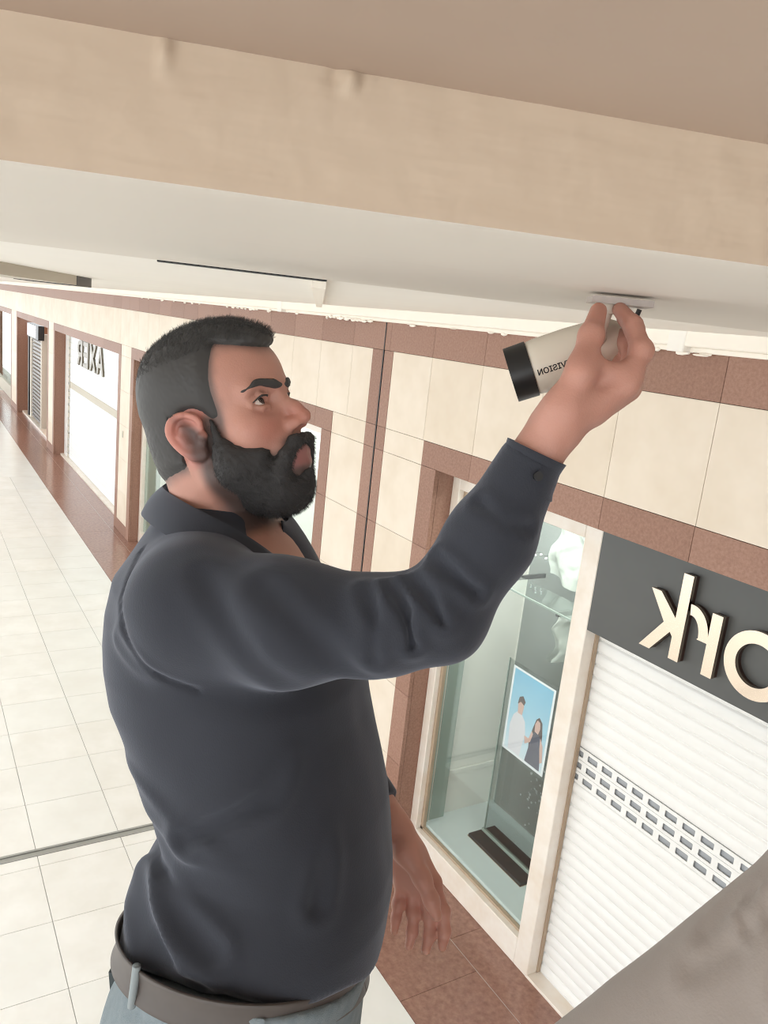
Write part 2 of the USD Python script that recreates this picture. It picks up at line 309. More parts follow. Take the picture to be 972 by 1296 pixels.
obj('display_floor', bx(-4.6, IX1+.1, Y_SHUT-.03, 4.2, DZ-.05, DZ), C['teal'], disp)
obj('side_wall', bx(-4.56, -4.51, 3.55, 4.16, DZ, H-.9), C['pale'], disp); obj('side_ledge', bx(-4.51, -4.49, 3.56, 4.13, DZ+.34, DZ+.38, .004), C['pale'], disp)
obj('side_skirting', bx(-4.51, -4.497, 3.56, 4.13, DZ, DZ+.34), C['pale'], disp)
obj('side_wall', bx(IX1+.05, IX1+.1, 3.48, 4.16, DZ, H-.9), C['pale'], disp); obj('back_wall', bx(-4.56, IX1+.1, 4.16, 4.2, DZ, H-.9), C['pale'], disp)
obj('display_ceiling', bx(-4.56, IX1+.1, Y_SHUT, 4.2, H-.98, H-.93), C['brown'], disp)
obj('back_panel', bx(-4.47, IX1+.04, 4.14, 4.158, DZ+.005, H-1.02), C['dark_panel'], disp, label='dark grey-green back panel with white splashes')
def splashes():
    r = np.random.default_rng(11); out = []
    for k in range(46):
        x, z, s = -4.02+r.normal(0, .09), DZ+.40+r.normal(0, .13), r.uniform(.004, .016)
        q = Polygon([(x+s*r.uniform(.5, 1.2)*math.cos(t), z+s*r.uniform(.5, 1.2)*math.sin(t)) for t in np.linspace(0, 6.28, 8)[:-1]]); out.append(on_wall(q, 4.1405, .001))
    return out
obj('splash', splashes(), C['print_white'], disp, kind='stuff')
sh = thing('glass_shelf', 'clear glass shelf across the upper part of the display window', 'shelf', (-3.9, 3.8, H-1.68))
obj('shelf_pane', bx(-4.48, IX1+.04, 3.60, 3.86, H-1.688, H-1.68), C['glass'], sh); obj('shelf_edge', bx(-4.48, IX1+.04, 3.592, 3.60, H-1.690, H-1.678), C['glass_edge'], sh, label='bright glass edge')
for x in (-3.6, -4.3): obj('shelf_bracket', bx(x, x+.02, 3.62, 4.139, H-1.72, H-1.689), C['dark'], sh)
def drape(x0, x1, z0, z1, y, seed):
    n, k = 40, 40; u, v = np.meshgrid(np.linspace(0, 1, n), np.linspace(0, 1, k), indexing='ij')
    P = np.stack([x0+(x1-x0)*u+.02*np.sin(9*v+seed), y+0*u, z0+(z1-z0)*v+.03*np.sin(5*u+seed)], -1)
    P[..., 1] += .09*(meshkit.fbm(np.stack([u*5, v*3, u*0+seed], -1).reshape(-1, 3), 3, seed).reshape(n, k)-.5)+.03*np.sin(u*16+3*v)
    A = P.reshape(-1, 3); B = A+[0, .008, 0]; a = (np.arange(n-1)[:, None]*k+np.arange(k-1)).ravel()
    f = np.vstack([np.stack([a, a+k, a+k+1], 1), np.stack([a, a+k+1, a+1], 1)])
    return trimesh.Trimesh(np.vstack([A, B]), np.vstack([f, f[:, ::-1]+n*k]), process=False)
tag(obj('draped_cloth', drape(-4.12, -3.5, H-1.64, H-1.16, 4.0, 2), C['cloth_pale'], None, True), 'pale crumpled cloth hanging above the glass shelf in the display window', 'cloth')
tag(obj('draped_cloth', drape(-4.0, -3.64, H-2.24, H-1.86, 4.03, 5), C['cloth_pale'], None, True), 'pale crumpled cloth just below the glass shelf in the display window', 'cloth')
lampx = thing('string_light', 'cluster of tiny warm lights behind the arm in the display window', 'lights', (-4.3, 4.08, H-1.55))
for k in range(5): obj('bulb', _ball((-4.36+.03*k, 4.08+.02*(k % 2), H-1.56+.012*(k % 3)), .007), C['lamp_white'], lampx)
obj('cord', tube([(-4.38+.03*k, 4.08, H-1.548+.01*(k % 3)) for k in range(6)], .002, 6), C['dark'], lampx)
st = thing('poster_stand', 'clear acrylic poster stand on a black base in the display window', 'poster stand', (-3.87, 3.79, DZ))
obj('base', bx(-4.18, -3.555, 3.66, 3.92, DZ, DZ+.025, .004), C['black_base'], st); obj('base_rim', bx(-4.185, -3.55, 3.655, 3.925, DZ, DZ+.006), C['chrome'], st, label='bright rim of the base')
obj('slot_rail', bx(-4.17, -3.565, 3.775, 3.805, DZ+.025, DZ+.05, .004), C['glass_edge'], st)
obj('acrylic_sheet', bx(-4.15, -3.575, 3.786, 3.789, DZ+.03, H-2.27), C['glass'], st); obj('acrylic_sheet', bx(-4.15, -3.575, 3.794, 3.797, DZ+.03, H-2.27), C['glass'], st)
obj('sheet_edge', bx(-4.154, -4.148, 3.785, 3.798, DZ+.03, H-2.27), C['glass_edge'], st)
po = thing('poster', 'sky blue poster of a man and a woman held in the acrylic stand', 'poster', (-3.86, 3.785, H-2.63))
obj('poster_sheet', bx(-4.085, -3.635, 3.780, 3.782, H-2.955, H-2.295), C['print_white'], po); obj('sky_print', bx(-4.065, -3.655, 3.7793, 3.7799, H-2.935, H-2.31), C['sky_print'], po)
def fig(pts, m, d, nm): obj(nm, on_wall(Polygon(pts).buffer(.006).buffer(-.003), 3.7793, .0006+d), C[m], po)
PX, PZ = -4.06, H-2.93
def q(*l): return [(PX+.41*a, PZ+.62*b) for a, b in l]
fig(q((.10,.0),(.06,.30),(.12,.44),(.2,.50),(.3,.51),(.42,.44),(.47,.30),(.42,.12),(.40,.0)), 'print_shirt', 0, 'shirt_print')
fig(q((.22,.5),(.20,.60),(.24,.67),(.31,.67),(.34,.60),(.32,.5)), 'print_skin', .0002, 'face_print'); fig(q((.19,.61),(.21,.69),(.29,.72),(.36,.67),(.34,.63),(.25,.65)), 'print_hair', .0004, 'hair_print')
fig(q((.62,.06),(.60,.25),(.64,.42),(.70,.56),(.76,.60),(.84,.56),(.88,.42),(.90,.25),(.88,.18)), 'print_hair', 0, 'hair_print')
fig(q((.70,.42),(.69,.50),(.73,.56),(.79,.55),(.81,.48),(.78,.41)), 'print_skin', .0004, 'face_print')
fig(q((.56,.0),(.62,.22),(.66,.38),(.74,.42),(.84,.38),(.90,.2),(.93,.0)), 'print_dark', .0002, 'dress_print'); fig(q((.47,.28),(.50,.2),(.62,.26),(.66,.37),(.63,.39),(.58,.28)), 'print_skin', .0004, 'arm_print')
fig(q((.86,.37),(.93,.3),(.97,.12),(.93,.1),(.88,.25)), 'print_skin', .0004, 'arm_print')
# sign board
sg = thing('sign_board', 'charcoal sign board above the near roller shutter with raised polished letters in mirror writing', 'sign', (-1.5, Y_SHOP, H-1.2))
obj('board', bx(FX1, 1.7, Y_SHOP+.002, Y_SHUT+.05, H-1.582, Zi+.02, .003), C['board'], sg)
def letter(poly, lab):
    l = obj('letter', on_wall(poly, Y_SHOP-.022, .022), C['chrome'], sg, label=lab)
    obj('letter_return', on_wall(poly.buffer(-.002), Y_SHOP+.003, .0245), C['bronze'], l)
zb, zx, zc = H-1.490, H-1.172, H-1.035
letter(unary_union([sbox(-2.472, zb, -2.412, zc), Polygon([(-2.472, zb+.115), (-2.472, zb+.215), (-2.585, zx+.003), (-2.648, zx+.003), (-2.537, zb+.172), (-2.665, zb), (-2.595, zb), (-2.490, zb+.135)])]), 'polished mirror-written k')
arc = [(-2.27-.115+.115*math.cos(t), zx-.155+.155*math.sin(t)) for t in np.linspace(0, math.pi/2+.12, 20)]
arc2 = [(-2.27-.115+.06*math.cos(t), zx-.155+.10*math.sin(t)) for t in np.linspace(math.pi/2+.12, 0, 20)]
letter(unary_union([sbox(-2.272, zb, -2.212, zx), Polygon(arc+arc2), sbox(-2.33, zx-.16, -2.27, zx-.154).buffer(.0)]), 'polished mirror-written r')
el = affinity.scale(Polygon([(math.cos(t), math.sin(t)) for t in np.linspace(0, 2*math.pi, 49)[:-1]]), .165, .163)
letter(affinity.translate(el.difference(affinity.scale(el, .63, .63)), -2.005, (zb+zx)/2), 'polished letter o')
# roller shutter with real slots
sd = thing('door_1', kind='structure')
SP = .0776
def slat_profile(x0, x1, z0, m, holes=None, parent=None, y=Y_SHUT, name='slat'):
    prof = [(0, .010), (.006, .004), (.016, 0), (.040, -.004), (.062, 0), (.071, .005), (.0745, .011), (.0776, .012)]
    if holes is None:
        v = np.array([[x, y+b, z0+a] for x in (x0, x1) for a, b in prof]); k = len(prof)
        return obj(name, (v, np.array([t for j in range(k-1) for t in ((j, k+j, k+j+1), (j, k+j+1, j+1))])), m, parent, 40)
    return obj(name, on_wall(sbox(x0, z0+.001, x1, z0+SP-.001).difference(unary_union(holes)), y+.006, .006), m, parent, label='slat pierced by a row of slots')
ztop = H-1.45; zrow = [H-2.427+.0, H-2.427-SP, H-2.427-2*SP]
k0 = round((zrow[0]-(ztop))/SP)
allz = [zrow[0]+SP*k for k in range(-24, 13)]
SX0, SX1 = -3.12, 1.72
for z in allz:
    if z < .0: continue
    hit = [r for r in range(3) if abs(z-zrow[r]) < .01]
    if hit:
        off = (-.02, -.018, .0)[hit[0]] - (.03 if hit[0] == 2 else 0)
        hs = [sbox(x-.034, z+.025, x+.034, z+.051).buffer(.006) for x in np.arange(-3.055+off, 1.65, .1168)]
        slat_profile(SX0, SX1, z, C['shutter'], hs, sd)
    else: slat_profile(SX0, SX1, z, C['shutter'], None, sd)
obj('slot_glazing', bx(SX0, SX1, Y_SHUT+.0125, Y_SHUT+.016, zrow[2], zrow[0]+SP), C['insert'], sd)
obj('bottom_rail', bx(SX0, SX1, Y_SHUT-.004, Y_SHUT+.02, .02, min(z for z in allz if z >= 0)+.002, .003), C['shutter'], sd)
obj('guide_rail', bx(FX1, FX1+.012, Y_SHUT-.03, Y_SHUT-.005, 0.02, H-1.45), C['wood'], sd); obj('guide_rail', bx(1.69, 1.71, Y_SHUT-.03, Y_SHUT+.05, 0.02, H-1.45), C['wood'], sd)
obj('threshold', bx(FX1-.02, 1.71, Y_SHOP+.001, Y_SHUT+.08, -.02, .018, .004), C['marble'], sd)
# ---------------------------------------------------------------- shops further down the hall
w2 = thing('window_2', kind='structure')
a, b = BAYS[1][0]+SW, BAYS[1][1]-SW
for (x0, x1, z0, z1) in ((a, a+.11, 0, Zi+.01), (b-.11, b, 0, Zi+.01), (a+.11, b-.11, Zi-.1, Zi+.01), (a+.11, b-.11, 0, .2)):
    obj('window_frame', bx(x0, x1, Y_SHOP, Y_SHUT, z0, z1, .004), C['marble'], w2)
for x in (a+2.3, a+4.6): obj('mullion', bx(x-.03, x+.03, Y_SHOP+.02, Y_SHUT, .2, Zi-.1), C['marble'], w2)
for x0, x1 in ((a+.11, a+2.27), (a+2.33, a+4.57), (a+4.63, b-.11)): obj('pane', bx(x0, x1, Y_SHOP+.05, Y_SHOP+.058, .2, Zi-.1), C['glass'], w2)
obj('inner_edge', bx(a+.11, a+.15, Y_SHOP+.06, Y_SHOP+.3, .2, Zi-.1), C['glass_edge'], w2)
obj('display_floor', bx(a, b, Y_SHUT, 4.3, .16, .21), C['teal'], w2); obj('back_wall', bx(a, b, 4.3, 4.35, .2, Zi), C['pale'], w2); obj('display_ceiling', bx(a, b, Y_SHUT, 4.3, Zi, Zi+.03), C['pale'], w2)
for x in (a, b-.03): obj('side_wall', bx(x, x+.03, Y_SHUT, 4.3, .2, Zi), C['pale'], w2)
obj('display_plinth', bx(a+.8, b-1, 3.7, 4.1, .21, .75, .01), C['cloth_pale'], w2)
d2 = thing('door_2', kind='structure')
a, b = BAYS[2][0]+SW, BAYS[2][1]-SW
obj('guide_rail', bx(a, a+.42, Y_SHUT-.02, Y_SHUT+.1, 0, Zi), C['shutter'], d2); 
obj('guide_track', join([bx(a+.42, a+.56, Y_SHUT-.01, Y_SHUT+.1, .17*k, .17*k+.11) for k in range(18)]), C['grey_paint'], d2)
zs = np.arange(0.04, Zi, SP*2)
for i, z in enumerate(zs):
    m = C['shutter_far']
    if 1.62 < z < 1.80: m = C['grey_paint'] if i % 2 else C['shutter']
    obj('slat', join([bx(a+.56, b, Y_SHUT+.004, Y_SHUT+.02, z, min(z+SP*2-.01, Zi), .004), bx(a+.56, b, Y_SHUT+.012, Y_SHUT+.02, z+SP*2-.012, min(z+SP*2, Zi))]), m, d2)
obj('threshold', bx(a, b, Y_SHOP, Y_SHUT+.1, -.02, .03), C['marble'], d2)
s2 = thing('shop_sign', 'dark bronze raised letters in mirror writing on the white shutter far down the hall', 'sign', (-16.9, Y_SHUT, H-1.2))
def wide(txt, x0, x1, z0, h, lab):
    m = meshkit.text_mesh(txt, 1.0, .12, True); m.apply_translation(-m.bounds[0]); m.vertices *= np.array([(x1-x0)/m.extents[0], h/m.extents[1], .3])
    v = m.vertices.copy(); m.vertices = np.stack([x1-v[:, 0], Y_SHUT+.004-v[:, 2], z0+v[:, 1]], 1); m.faces = m.faces[:, ::-1] if True else m.faces
    m.fix_normals(); obj('letter', m, C['gunmetal'], s2, label=lab)
K = Y_SHUT/3.2
for t, x0, x1 in (('R', -19.55, -18.95), ('E', -18.85, -18.3), ('X', -18.15, -17.5), ('A', -17.4, -16.75)):
    wide(t, x0, x1, H-1.585, .56, 'bronze mirror-written '+t)
d3 = thing('door_3', kind='structure')
a, b = BAYS[3][0]+SW, BAYS[3][1]-SW
obj('side_panel', bx(a, a+1.3, Y_SHUT+.25, Y_SHUT+.3, 0, Zi), C['warm_lit_wood'], d3); obj('door_post', bx(a+1.3, a+1.45, Y_SHUT-.04, Y_SHUT+.3, 0, Zi-.2), C['cornice'], d3)
obj('gate_post', bx(-27.85, -27.6, Y_SHUT-.05, Y_SHUT+.12, 0.02, Zi-.3), C['dark'], d3)
for i, z in enumerate(np.arange(.1, Zi-.45, .11)): obj('grille_bar', bx(-27.6, -25.1, Y_SHUT, Y_SHUT+.03, z, z+.075, .006), C['steel_grille'], d3)
obj('gate_post', bx(-25.1, -24.85, Y_SHUT-.05, Y_SHUT+.12, 0.02, Zi-.3), C['grey_paint'], d3)
obj('side_panel', bx(-24.8, b, Y_SHUT+.1, Y_SHUT+.15, 0, Zi), C['pinkish'], d3); obj('back_panel', bx(a, -24.8, Y_SHUT+.5, Y_SHUT+.55, 0, Zi), C['warm_lit_wood'], d3)
obj('threshold', bx(a, b, Y_SHOP, Y_SHUT+.4, -.02, .06), C['marble'], d3)
ls = thing('lightbox_sign', 'small lit white lightbox over the gated doorway at the far end', 'lightbox', (-26.0, Y_SHUT-.2, H-1.15))
obj('lightbox_case', bx(-27.1, -24.8, Y_SHUT-.16, Y_SHUT, H-1.42, H-1.02), C['dark'], ls); obj('lightbox_face', bx(-27.05, -25.3, Y_SHUT-.165, Y_SHUT-.155, H-1.39, H-1.05), C['lamp_white'], ls, label='lit white face')
w3 = thing('window_3', kind='structure')
a, b = BAYS[4][0]+SW, BAYS[4][1]-SW
obj('window_frame', bx(a, b, Y_SHOP, Y_SHUT, 0, .45), C['grey_paint'], w3); obj('window_frame', bx(b-.5, b, Y_SHOP, Y_SHUT, .45, Zi), C['joint'], w3)
obj('pane', bx(a, b-.5, Y_SHOP+.05, Y_SHOP+.06, .45, Zi), C['glass'], w3); obj('back_wall', bx(a, b, 3.6, 3.7, .45, 1.0), C['teal'], w3); obj('back_wall', bx(a, b, 3.6, 3.7, 1.0, 2.2), C['dark_panel'], w3); obj('back_wall', bx(a, b, 3.6, 3.7, 2.2, Zi), C['blue_grey'], w3)
obj('display_rail', bx(a, b, 3.55, 3.6, 2.15, 2.22), C['brown'], w3)
# added fill lights with trims, set in the display ceilings to brighten the displays
def display_fill_light(name, x, y, z, w, d, watt, label, parent):
    f = obj('fill_light_trim', bx(x-w/2-.02, x+w/2+.02, y-d/2-.02, y+d/2+.02, z+.004, z+.02, .003), C['cornice'], parent)
    l = UsdLux.RectLight.Define(stage, '/World/'+name); l.CreateWidthAttr(w); l.CreateHeightAttr(d); l.CreateIntensityAttr(watt); l.CreateColorAttr(Gf.Vec3f(.96, 1, .98)); l.AddTranslateOp().Set(Gf.Vec3d(x, y, z))
display_fill_light('display_fill_light', -3.85, 3.72, H-1.005, 1.0, .2, 70.0, '', disp)
display_fill_light('far_display_fill_light', -9.8, 3.9, Zi-.03, 5.6, .3, 20.0, '', w2)
# ---------------------------------------------------------------- figures: smooth solids meshed by surface nets
f32 = np.float32
def smin(a, b, k): h = np.clip(.5+.5*(b-a)/k, 0, 1); return b+(a-b)*h-k*h*(1-h)
def smax(a, b, k): return -smin(-a, -b, k)
def cone(P, a, b, r1, r2):
    a, b = np.asarray(a, f32), np.asarray(b, f32); ab = b-a; t = np.clip(((P-a)@ab)/max(ab@ab, 1e-9), 0, 1)
    return np.linalg.norm(P-a-t[:, None]*ab, axis=1)-(r1+t*(r2-r1))
def ball(P, c, r): return np.linalg.norm(P-np.asarray(c, f32), axis=1)-r
def ell(P, c, r):
    q = (P-np.asarray(c, f32)); r = np.asarray(r, f32); k0 = np.linalg.norm(q/r, axis=1); k1 = np.linalg.norm(q/(r*r), axis=1)
    return k0*(k0-1)/np.maximum(k1, 1e-6)
def chain(P, pts, rs, k=.006):
    d = None
    for i in range(len(pts)-1):
        e = cone(P, pts[i], pts[i+1], rs[i], rs[i+1]); d = e if d is None else smin(d, e, k)
    return d
def nets(f, lo, hi, h, B=14):
    """Surface nets on the blocks of a grid that the surface f = 0 passes through."""
    lo, hi = np.asarray(lo, float), np.asarray(hi, float); nb = np.ceil((hi-lo)/(h*B)).astype(int)
    g = np.stack(np.meshgrid(*[np.arange(n) for n in nb], indexing='ij'), -1).reshape(-1, 3)
    d = f((lo+(g+.5)*B*h).astype(f32)); g = g[np.abs(d) < B*h*.5*1.74*1.35+2*h]
    o = np.stack(np.meshgrid(*[np.arange(B+1)]*3, indexing='ij'), -1).reshape(-1, 3); n = (nb*B+3)
    key = lambda c: (c[:, 0]*n[1]+c[:, 1])*n[2]+c[:, 2]
    VK, VP, FQ = [], [], []
    co = np.array([[i, j, k] for i in (0, 1) for j in (0, 1) for k in (0, 1)])
    eds = [(a, b) for a in range(8) for b in range(a+1, 8) if np.abs(co[a]-co[b]).sum() == 1]
    for s in range(0, len(g), 60):
        gb = g[s:s+60]; idx = gb[:, None, :]*B+o[None]; D = f((lo+idx.reshape(-1, 3)*h).astype(f32)).reshape(len(gb), B+1, B+1, B+1)
        c8 = np.stack([D[:, i:B+i, j:B+j, k:B+k] for i, j, k in co], -1); sg = c8 < 0; act = sg.any(-1) & ~sg.all(-1)
        w = np.argwhere(act)
        if not len(w): continue
        cell = gb[w[:, 0]]*B+w[:, 1:]; v8 = c8[act]; acc = np.zeros((len(w), 3)); cnt = np.zeros(len(w))
        for a, b in eds:
            m = (v8[:, a] < 0) != (v8[:, b] < 0); t = np.where(m, v8[:, a]/np.where(m, v8[:, a]-v8[:, b], 1), 0)
            acc += np.where(m[:, None], co[a]+t[:, None]*(co[b]-co[a]), 0); cnt += m
        VK.append(key(cell)); VP.append(lo+(cell+acc/cnt[:, None])*h)
        for ax in range(3):
            bi = 4 >> ax; m = (v8[:, 0] < 0) != (v8[:, bi] < 0)
            if not m.any(): continue
            c = cell[m]; u, v = np.eye(3, dtype=int)[(ax+1) % 3], np.eye(3, dtype=int)[(ax+2) % 3]
            q = np.stack([key(c-u-v), key(c-v), key(c), key(c-u)], 1); fl = v8[m, 0] < 0
            FQ.append(np.where(fl[:, None], q, q[:, ::-1]))
    VK, VP, FQ = np.concatenate(VK), np.concatenate(VP), np.concatenate(FQ)
    order = np.argsort(VK); VK, VP = VK[order], VP[order]; fi = np.searchsorted(VK, FQ).clip(0, len(VK)-1)
    ok = (VK[fi] == FQ).all(1); fi = fi[ok]
    m = trimesh.Trimesh(VP, np.vstack([fi[:, [0, 1, 2]], fi[:, [0, 2, 3]]]), process=False)
    return m
def toW(V): V = np.asarray(V, float); return np.stack([V[:, 0]*math.cos(YAW)+V[:, 1]*math.sin(YAW), -V[:, 0]*math.sin(YAW)+V[:, 1]*math.cos(YAW), H+V[:, 2]], 1)
def wm(m): m = m.copy(); m.vertices = toW(m.vertices); return m
def primvar(prim, name, vals):
    UsdGeom.PrimvarsAPI(prim).CreatePrimvar(name, Sdf.ValueTypeNames.Color3fArray, 'vertex').Set(Vt.Vec3fArray.FromNumpy(np.asarray(vals, np.float32)))
def sstep(a, b, x): t = np.clip((x-a)/(b-a), 0, 1); return t*t*(3-2*t)
# ------- head frame: X to the face, Y to his left, Z up, origin between the ears
HC, HY, HP = np.array([-.226, 1.04, -.150]), math.radians(19), math.radians(25)
hf = np.array([math.cos(HY)*math.cos(HP), -math.sin(HY)*math.cos(HP), math.sin(HP)]); hl = np.array([math.sin(HY), math.cos(HY), 0.]); hu = np.cross(hf, hl)
HR = np.stack([hf, hl, hu])                       # rows: local axes
def hloc(P): return ((P-HC.astype(f32))@HR.T.astype(f32))
def hglob(L): return np.asarray(L)@HR+HC
from scipy.interpolate import CubicSpline
_t = np.linspace(0, 1, 8); EARRIM = [tuple(p) for p in CubicSpline(_t, [(.010, .003, .010), (.007, .0065, .025), (-.005, .0085, .0315), (-.0165, .0085, .026), (-.0225, .0075, .011), (-.0205, .006, -.006), (-.0125, .004, -.021), (-.002, .002, -.0295)])(np.linspace(0, 1, 22))]; EARR = list(np.interp(np.linspace(0, 1, 22), _t, [.0028, .0033, .0037, .0038, .0036, .0034, .0034, .0042]))
def head_sdf(L):
    A = L.copy(); A[:, 1] = np.abs(A[:, 1])       # symmetric
    d = ell(A, (.005, 0, .045), (.094, .074, .080)); d = smin(d, ell(A, (-.042, 0, -.004), (.050, .056, .060)), .03)
    d = smin(d, ell(A, (.044, 0, .046), (.052, .060, .050)), .03)
    d = smin(d, ell(A, (.050, 0, -.030), (.052, .054, .066)), .03)
    d = smin(d, ball(A, (.066, .042, -.022), .021), .025)
    d = smin(d, cone(A, (.012, .050, -.060), (.070, .014, -.094), .020, .017), .025)
    d = smin(d, ball(A, (.074, 0, -.095), .019), .02)
    d = smin(d, ell(A, (.082, 0, -.064), (.026, .030, .030)), .02)
    d = smin(d, cone(A, (.093, .008, .023), (.080, .044, .026), .011, .010), .014)
    d = smax(d, -ell(A, (.0985, .0345, .0075), (.0175, .0195, .0135)), .012)
    d = smin(d, chain(A, [(.093, 0, .012), (.112, 0, -.010), (.1205, 0, -.0225)], [.007, .0082, .0098], .008), .010)
    d = smin(d, ell(A, (.107, .0105, -.028), (.0125, .0075, .0085)), .006)
    d = smax(d, -ell(A, (.111, .0065, -.0365), (.006, .0035, .004)), .003)
    d = smin(d, chain(A, [(.1045, 0, -.061), (.100, .014, -.064), (.091, .024, -.069)], [.0075, .006, .003], .006), .005)
    d = smin(d, chain(A, [(.1015, 0, -.079), (.098, .012, -.077), (.090, .023, -.072)], [.0085, .007, .003], .006), .005)
    # eyelids
    d = smin(d, chain(A, [(.0855, .018, .007), (.0915, .025, .0140), (.0905, .036, .0150), (.080, .0475, .0075)], [.0028, .0036, .0038, .0034], .004), .004)
    d = smin(d, chain(A, [(.0855, .018, .0060), (.0900, .026, .0010), (.0885, .037, .0005), (.080, .0475, .0065)], [.0028, .0038, .0040, .0034], .004), .004)
    d = smax(d, -chain(A, [(.0930, .0215, .0068), (.0955, .029, .0080), (.0930, .038, .0082), (.0850, .0455, .0068)], [.0020, .0052, .0054, .0024], .004), .002)
    # ears, on the side of the head, tilted back
    E = A-np.array([.008, .071, -.008], f32)
    ex, ey = (E[:, 0]*.94+E[:, 2]*(-.10))/1.05, (E[:, 2]*.98+E[:, 0]*.15)/.84
    out = E[:, 1]+.38*np.minimum(ex, .0)
    Q = np.stack([ex, out, ey], 1).astype(f32)
    Q[:, 0] += .22*Q[:, 2]*0
    e = smax(ell(Q, (-.006, .001, .002), (.018, .0055, .030)), -ell(Q, (-.001, .009, -.003), (.0070, .0068, .0105)), .004)
    e = smin(e, chain(Q, EARRIM, EARR, .004), .003)
    if False: e = smin(e, chain(Q, [(.010, .003, .012), (.006, .007, .027), (-.006, .010, .0325), (-.0185, .010, .025), (-.0235, .008, .010), (-.021, .006, -.006), (-.013, .004, -.021), (-.003, .002, -.029)], [.003, .0036, .0042, .0044, .0042, .0038, .0036, .0045], .004), .003)
    e = smin(e, chain(Q, [(.002, .004, .012), (-.009, .006, .013), (-.013, .006, .002), (-.009, .005, -.012)], [.002, .003, .003, .003], .004), .003)
    e = smin(e, ell(Q, (.000, .002, -.028), (.009, .005, .0085)), .005)
    e = smin(e, ball(Q, (.010, .003, -.003), .0052), .005)
    return smin(d, e, .006)
NB, NK = np.array([-.208, 1.055, -.335], f32), None
def neck_sdf(P):
    a, b = hglob([[-.022, 0, -.035]])[0], NB
    return smin(cone(P, a, b, .060, .070), cone(P, b, b+[-.03, 0, -.1], .075, .10), .05)
def headneck(P): return smin(head_sdf(hloc(P)), neck_sdf(P), .035)
# ------- hands: chains for every finger, palm as hulls of the knuckles
def hand_sdf(P, J, s=1.0):
    """J: wrist, mcp (4), fingers (4 lists pip, dip, tip), thumb (cmc, mcp, ip, tip)."""
    w = np.asarray(J['wrist'], f32); d = None
    m = [np.asarray(x, f32) for x in J['mcp']]
    for i, x in enumerate(m):
        e = cone(P, w*(.82)+x*.18+(m[0]-m[3])*(.16*(1.5-i)), x, .0145*s, .0125*s); d = e if d is None else smin(d, e, .020)
        if i: d = smin(d, cone(P, (w+m[i-1])/2, x, .012*s, .0105*s), .016)
    for i, (x, fg) in enumerate(zip(m, J['fingers'])):
        r = (.0103, .0106, .0100, .0088)[i]*s
        d = smin(d, chain(P, [x, *fg], [r*1.12, r*1.04, r*.93, r*.76], .006), .007)
        d = smin(d, ball(P, np.asarray(fg[0], f32), r*1.10), .006)
    t = J['thumb']; d = smin(d, chain(P, [t[0], t[1], t[2], t[3]], [.0185*s, .0138*s, .0116*s, .0088*s], .010), .014)
    d = smin(d, cone(P, t[0], (m[0]*.55+w*.45), .016*s, .011*s), .02)
    if J.get('web'): d = smin(d, cone(P, np.asarray(t[1], f32)*.75+np.asarray(t[2], f32)*.25, m[0]*.7+np.asarray(J['fingers'][0][0], f32)*.3, .009, .009), .016)
    return d
RH = dict(wrist=(.170, .865, -.090), mcp=[(.239, .860, -.034), (.247, .882, -.036), (.246, .903, -.042), (.240, .921, -.052)],
          fingers=[[(.2540, .874, .003), (.247, .898, .0290), (.2365, .923, .0450)], [(.262, .902, .002), (.2575, .928, .026), (.249, .948, .038)], [(.262, .926, -.008), (.258, .950, .010), (.250, .964, .020)], [(.256, .944, -.022), (.254, .964, -.006), (.247, .974, .002)]],
          thumb=[(.176, .848, -.064), (.187, .846, -.027), (.199, .876, .013), (.2105, .911, .0405)], web=True)
LH = dict(wrist=(0.06, 1.085, -0.731), mcp=[(0.136, 1.06, -0.811), (0.122, 1.066, -0.821), (0.105, 1.072, -0.825), (0.088, 1.078, -0.823)],
          fingers=[[(0.1545, 1.046, -0.851), (0.1597, 1.035, -0.875), (0.1574, 1.026, -0.894)], [(0.1355, 1.05, -0.863), (0.1379, 1.038, -0.887), (0.1334, 1.028, -0.905)], [(0.111, 1.056, -0.866), (0.1117, 1.044, -0.889), (0.1084, 1.034, -0.906)], [(0.0865, 1.064, -0.859), (0.0854, 1.054, -0.877), (0.0844, 1.045, -0.892)]],
          thumb=[(0.086, 1.056, -0.757), (0.115, 1.036, -0.789), (0.131, 1.022, -0.813), (0.1405, 1.012, -0.831)])
ELB, RWR, SHN, SHF, LELB = np.array([.072, .850, -.308], f32), np.array([.170, .865, -.093], f32), np.array([-.205, .885, -.350], f32), np.array([-.222, 1.225, -.345], f32), np.array([-.115, 1.25, -.62], f32)
LWR = np.array(LH['wrist'], f32)
def arms(P):
    d = smin(cone(P, ELB, RWR, .040, .0275), hand_sdf(P, RH, 1.06), .022); d = smin(d, chain(P, [SHN, ELB], [.060, .042]), .02)
    e = smin(cone(P, LELB, LWR, .042, .0255), hand_sdf(P, LH, .93), .018); e = smin(e, chain(P, [SHF, LELB], [.060, .042]), .02)
    return np.minimum(d, e)
HIPS = np.array([-.13, .885, -.86], f32)
def trunk_skin(P):
    d = smin(ell(P, (-.17, 1.02, -.47), (.115, .16, .19)), ell(P, (-.10, .92, -.74), (.105, .125, .15)), .08)
    d = smin(d, cone(P, SHN, SHF, .055, .055), .06)
    for s in (-1, 1):
        h = HIPS+[0, .09*s, -.02]; kn = HIPS+[.03, .11*s, -.44]; an = HIPS+[-.02, .12*s, -.87]
        d = smin(d, chain(P, [h, kn, an], [.085, .056, .040]), .05); d = smin(d, cone(P, an, an+[.14, 0, -.028], .036, .026), .03)
    return d
def body_fn(P): return smin(smin(headneck(P), trunk_skin(P), .05), arms(P), .03)
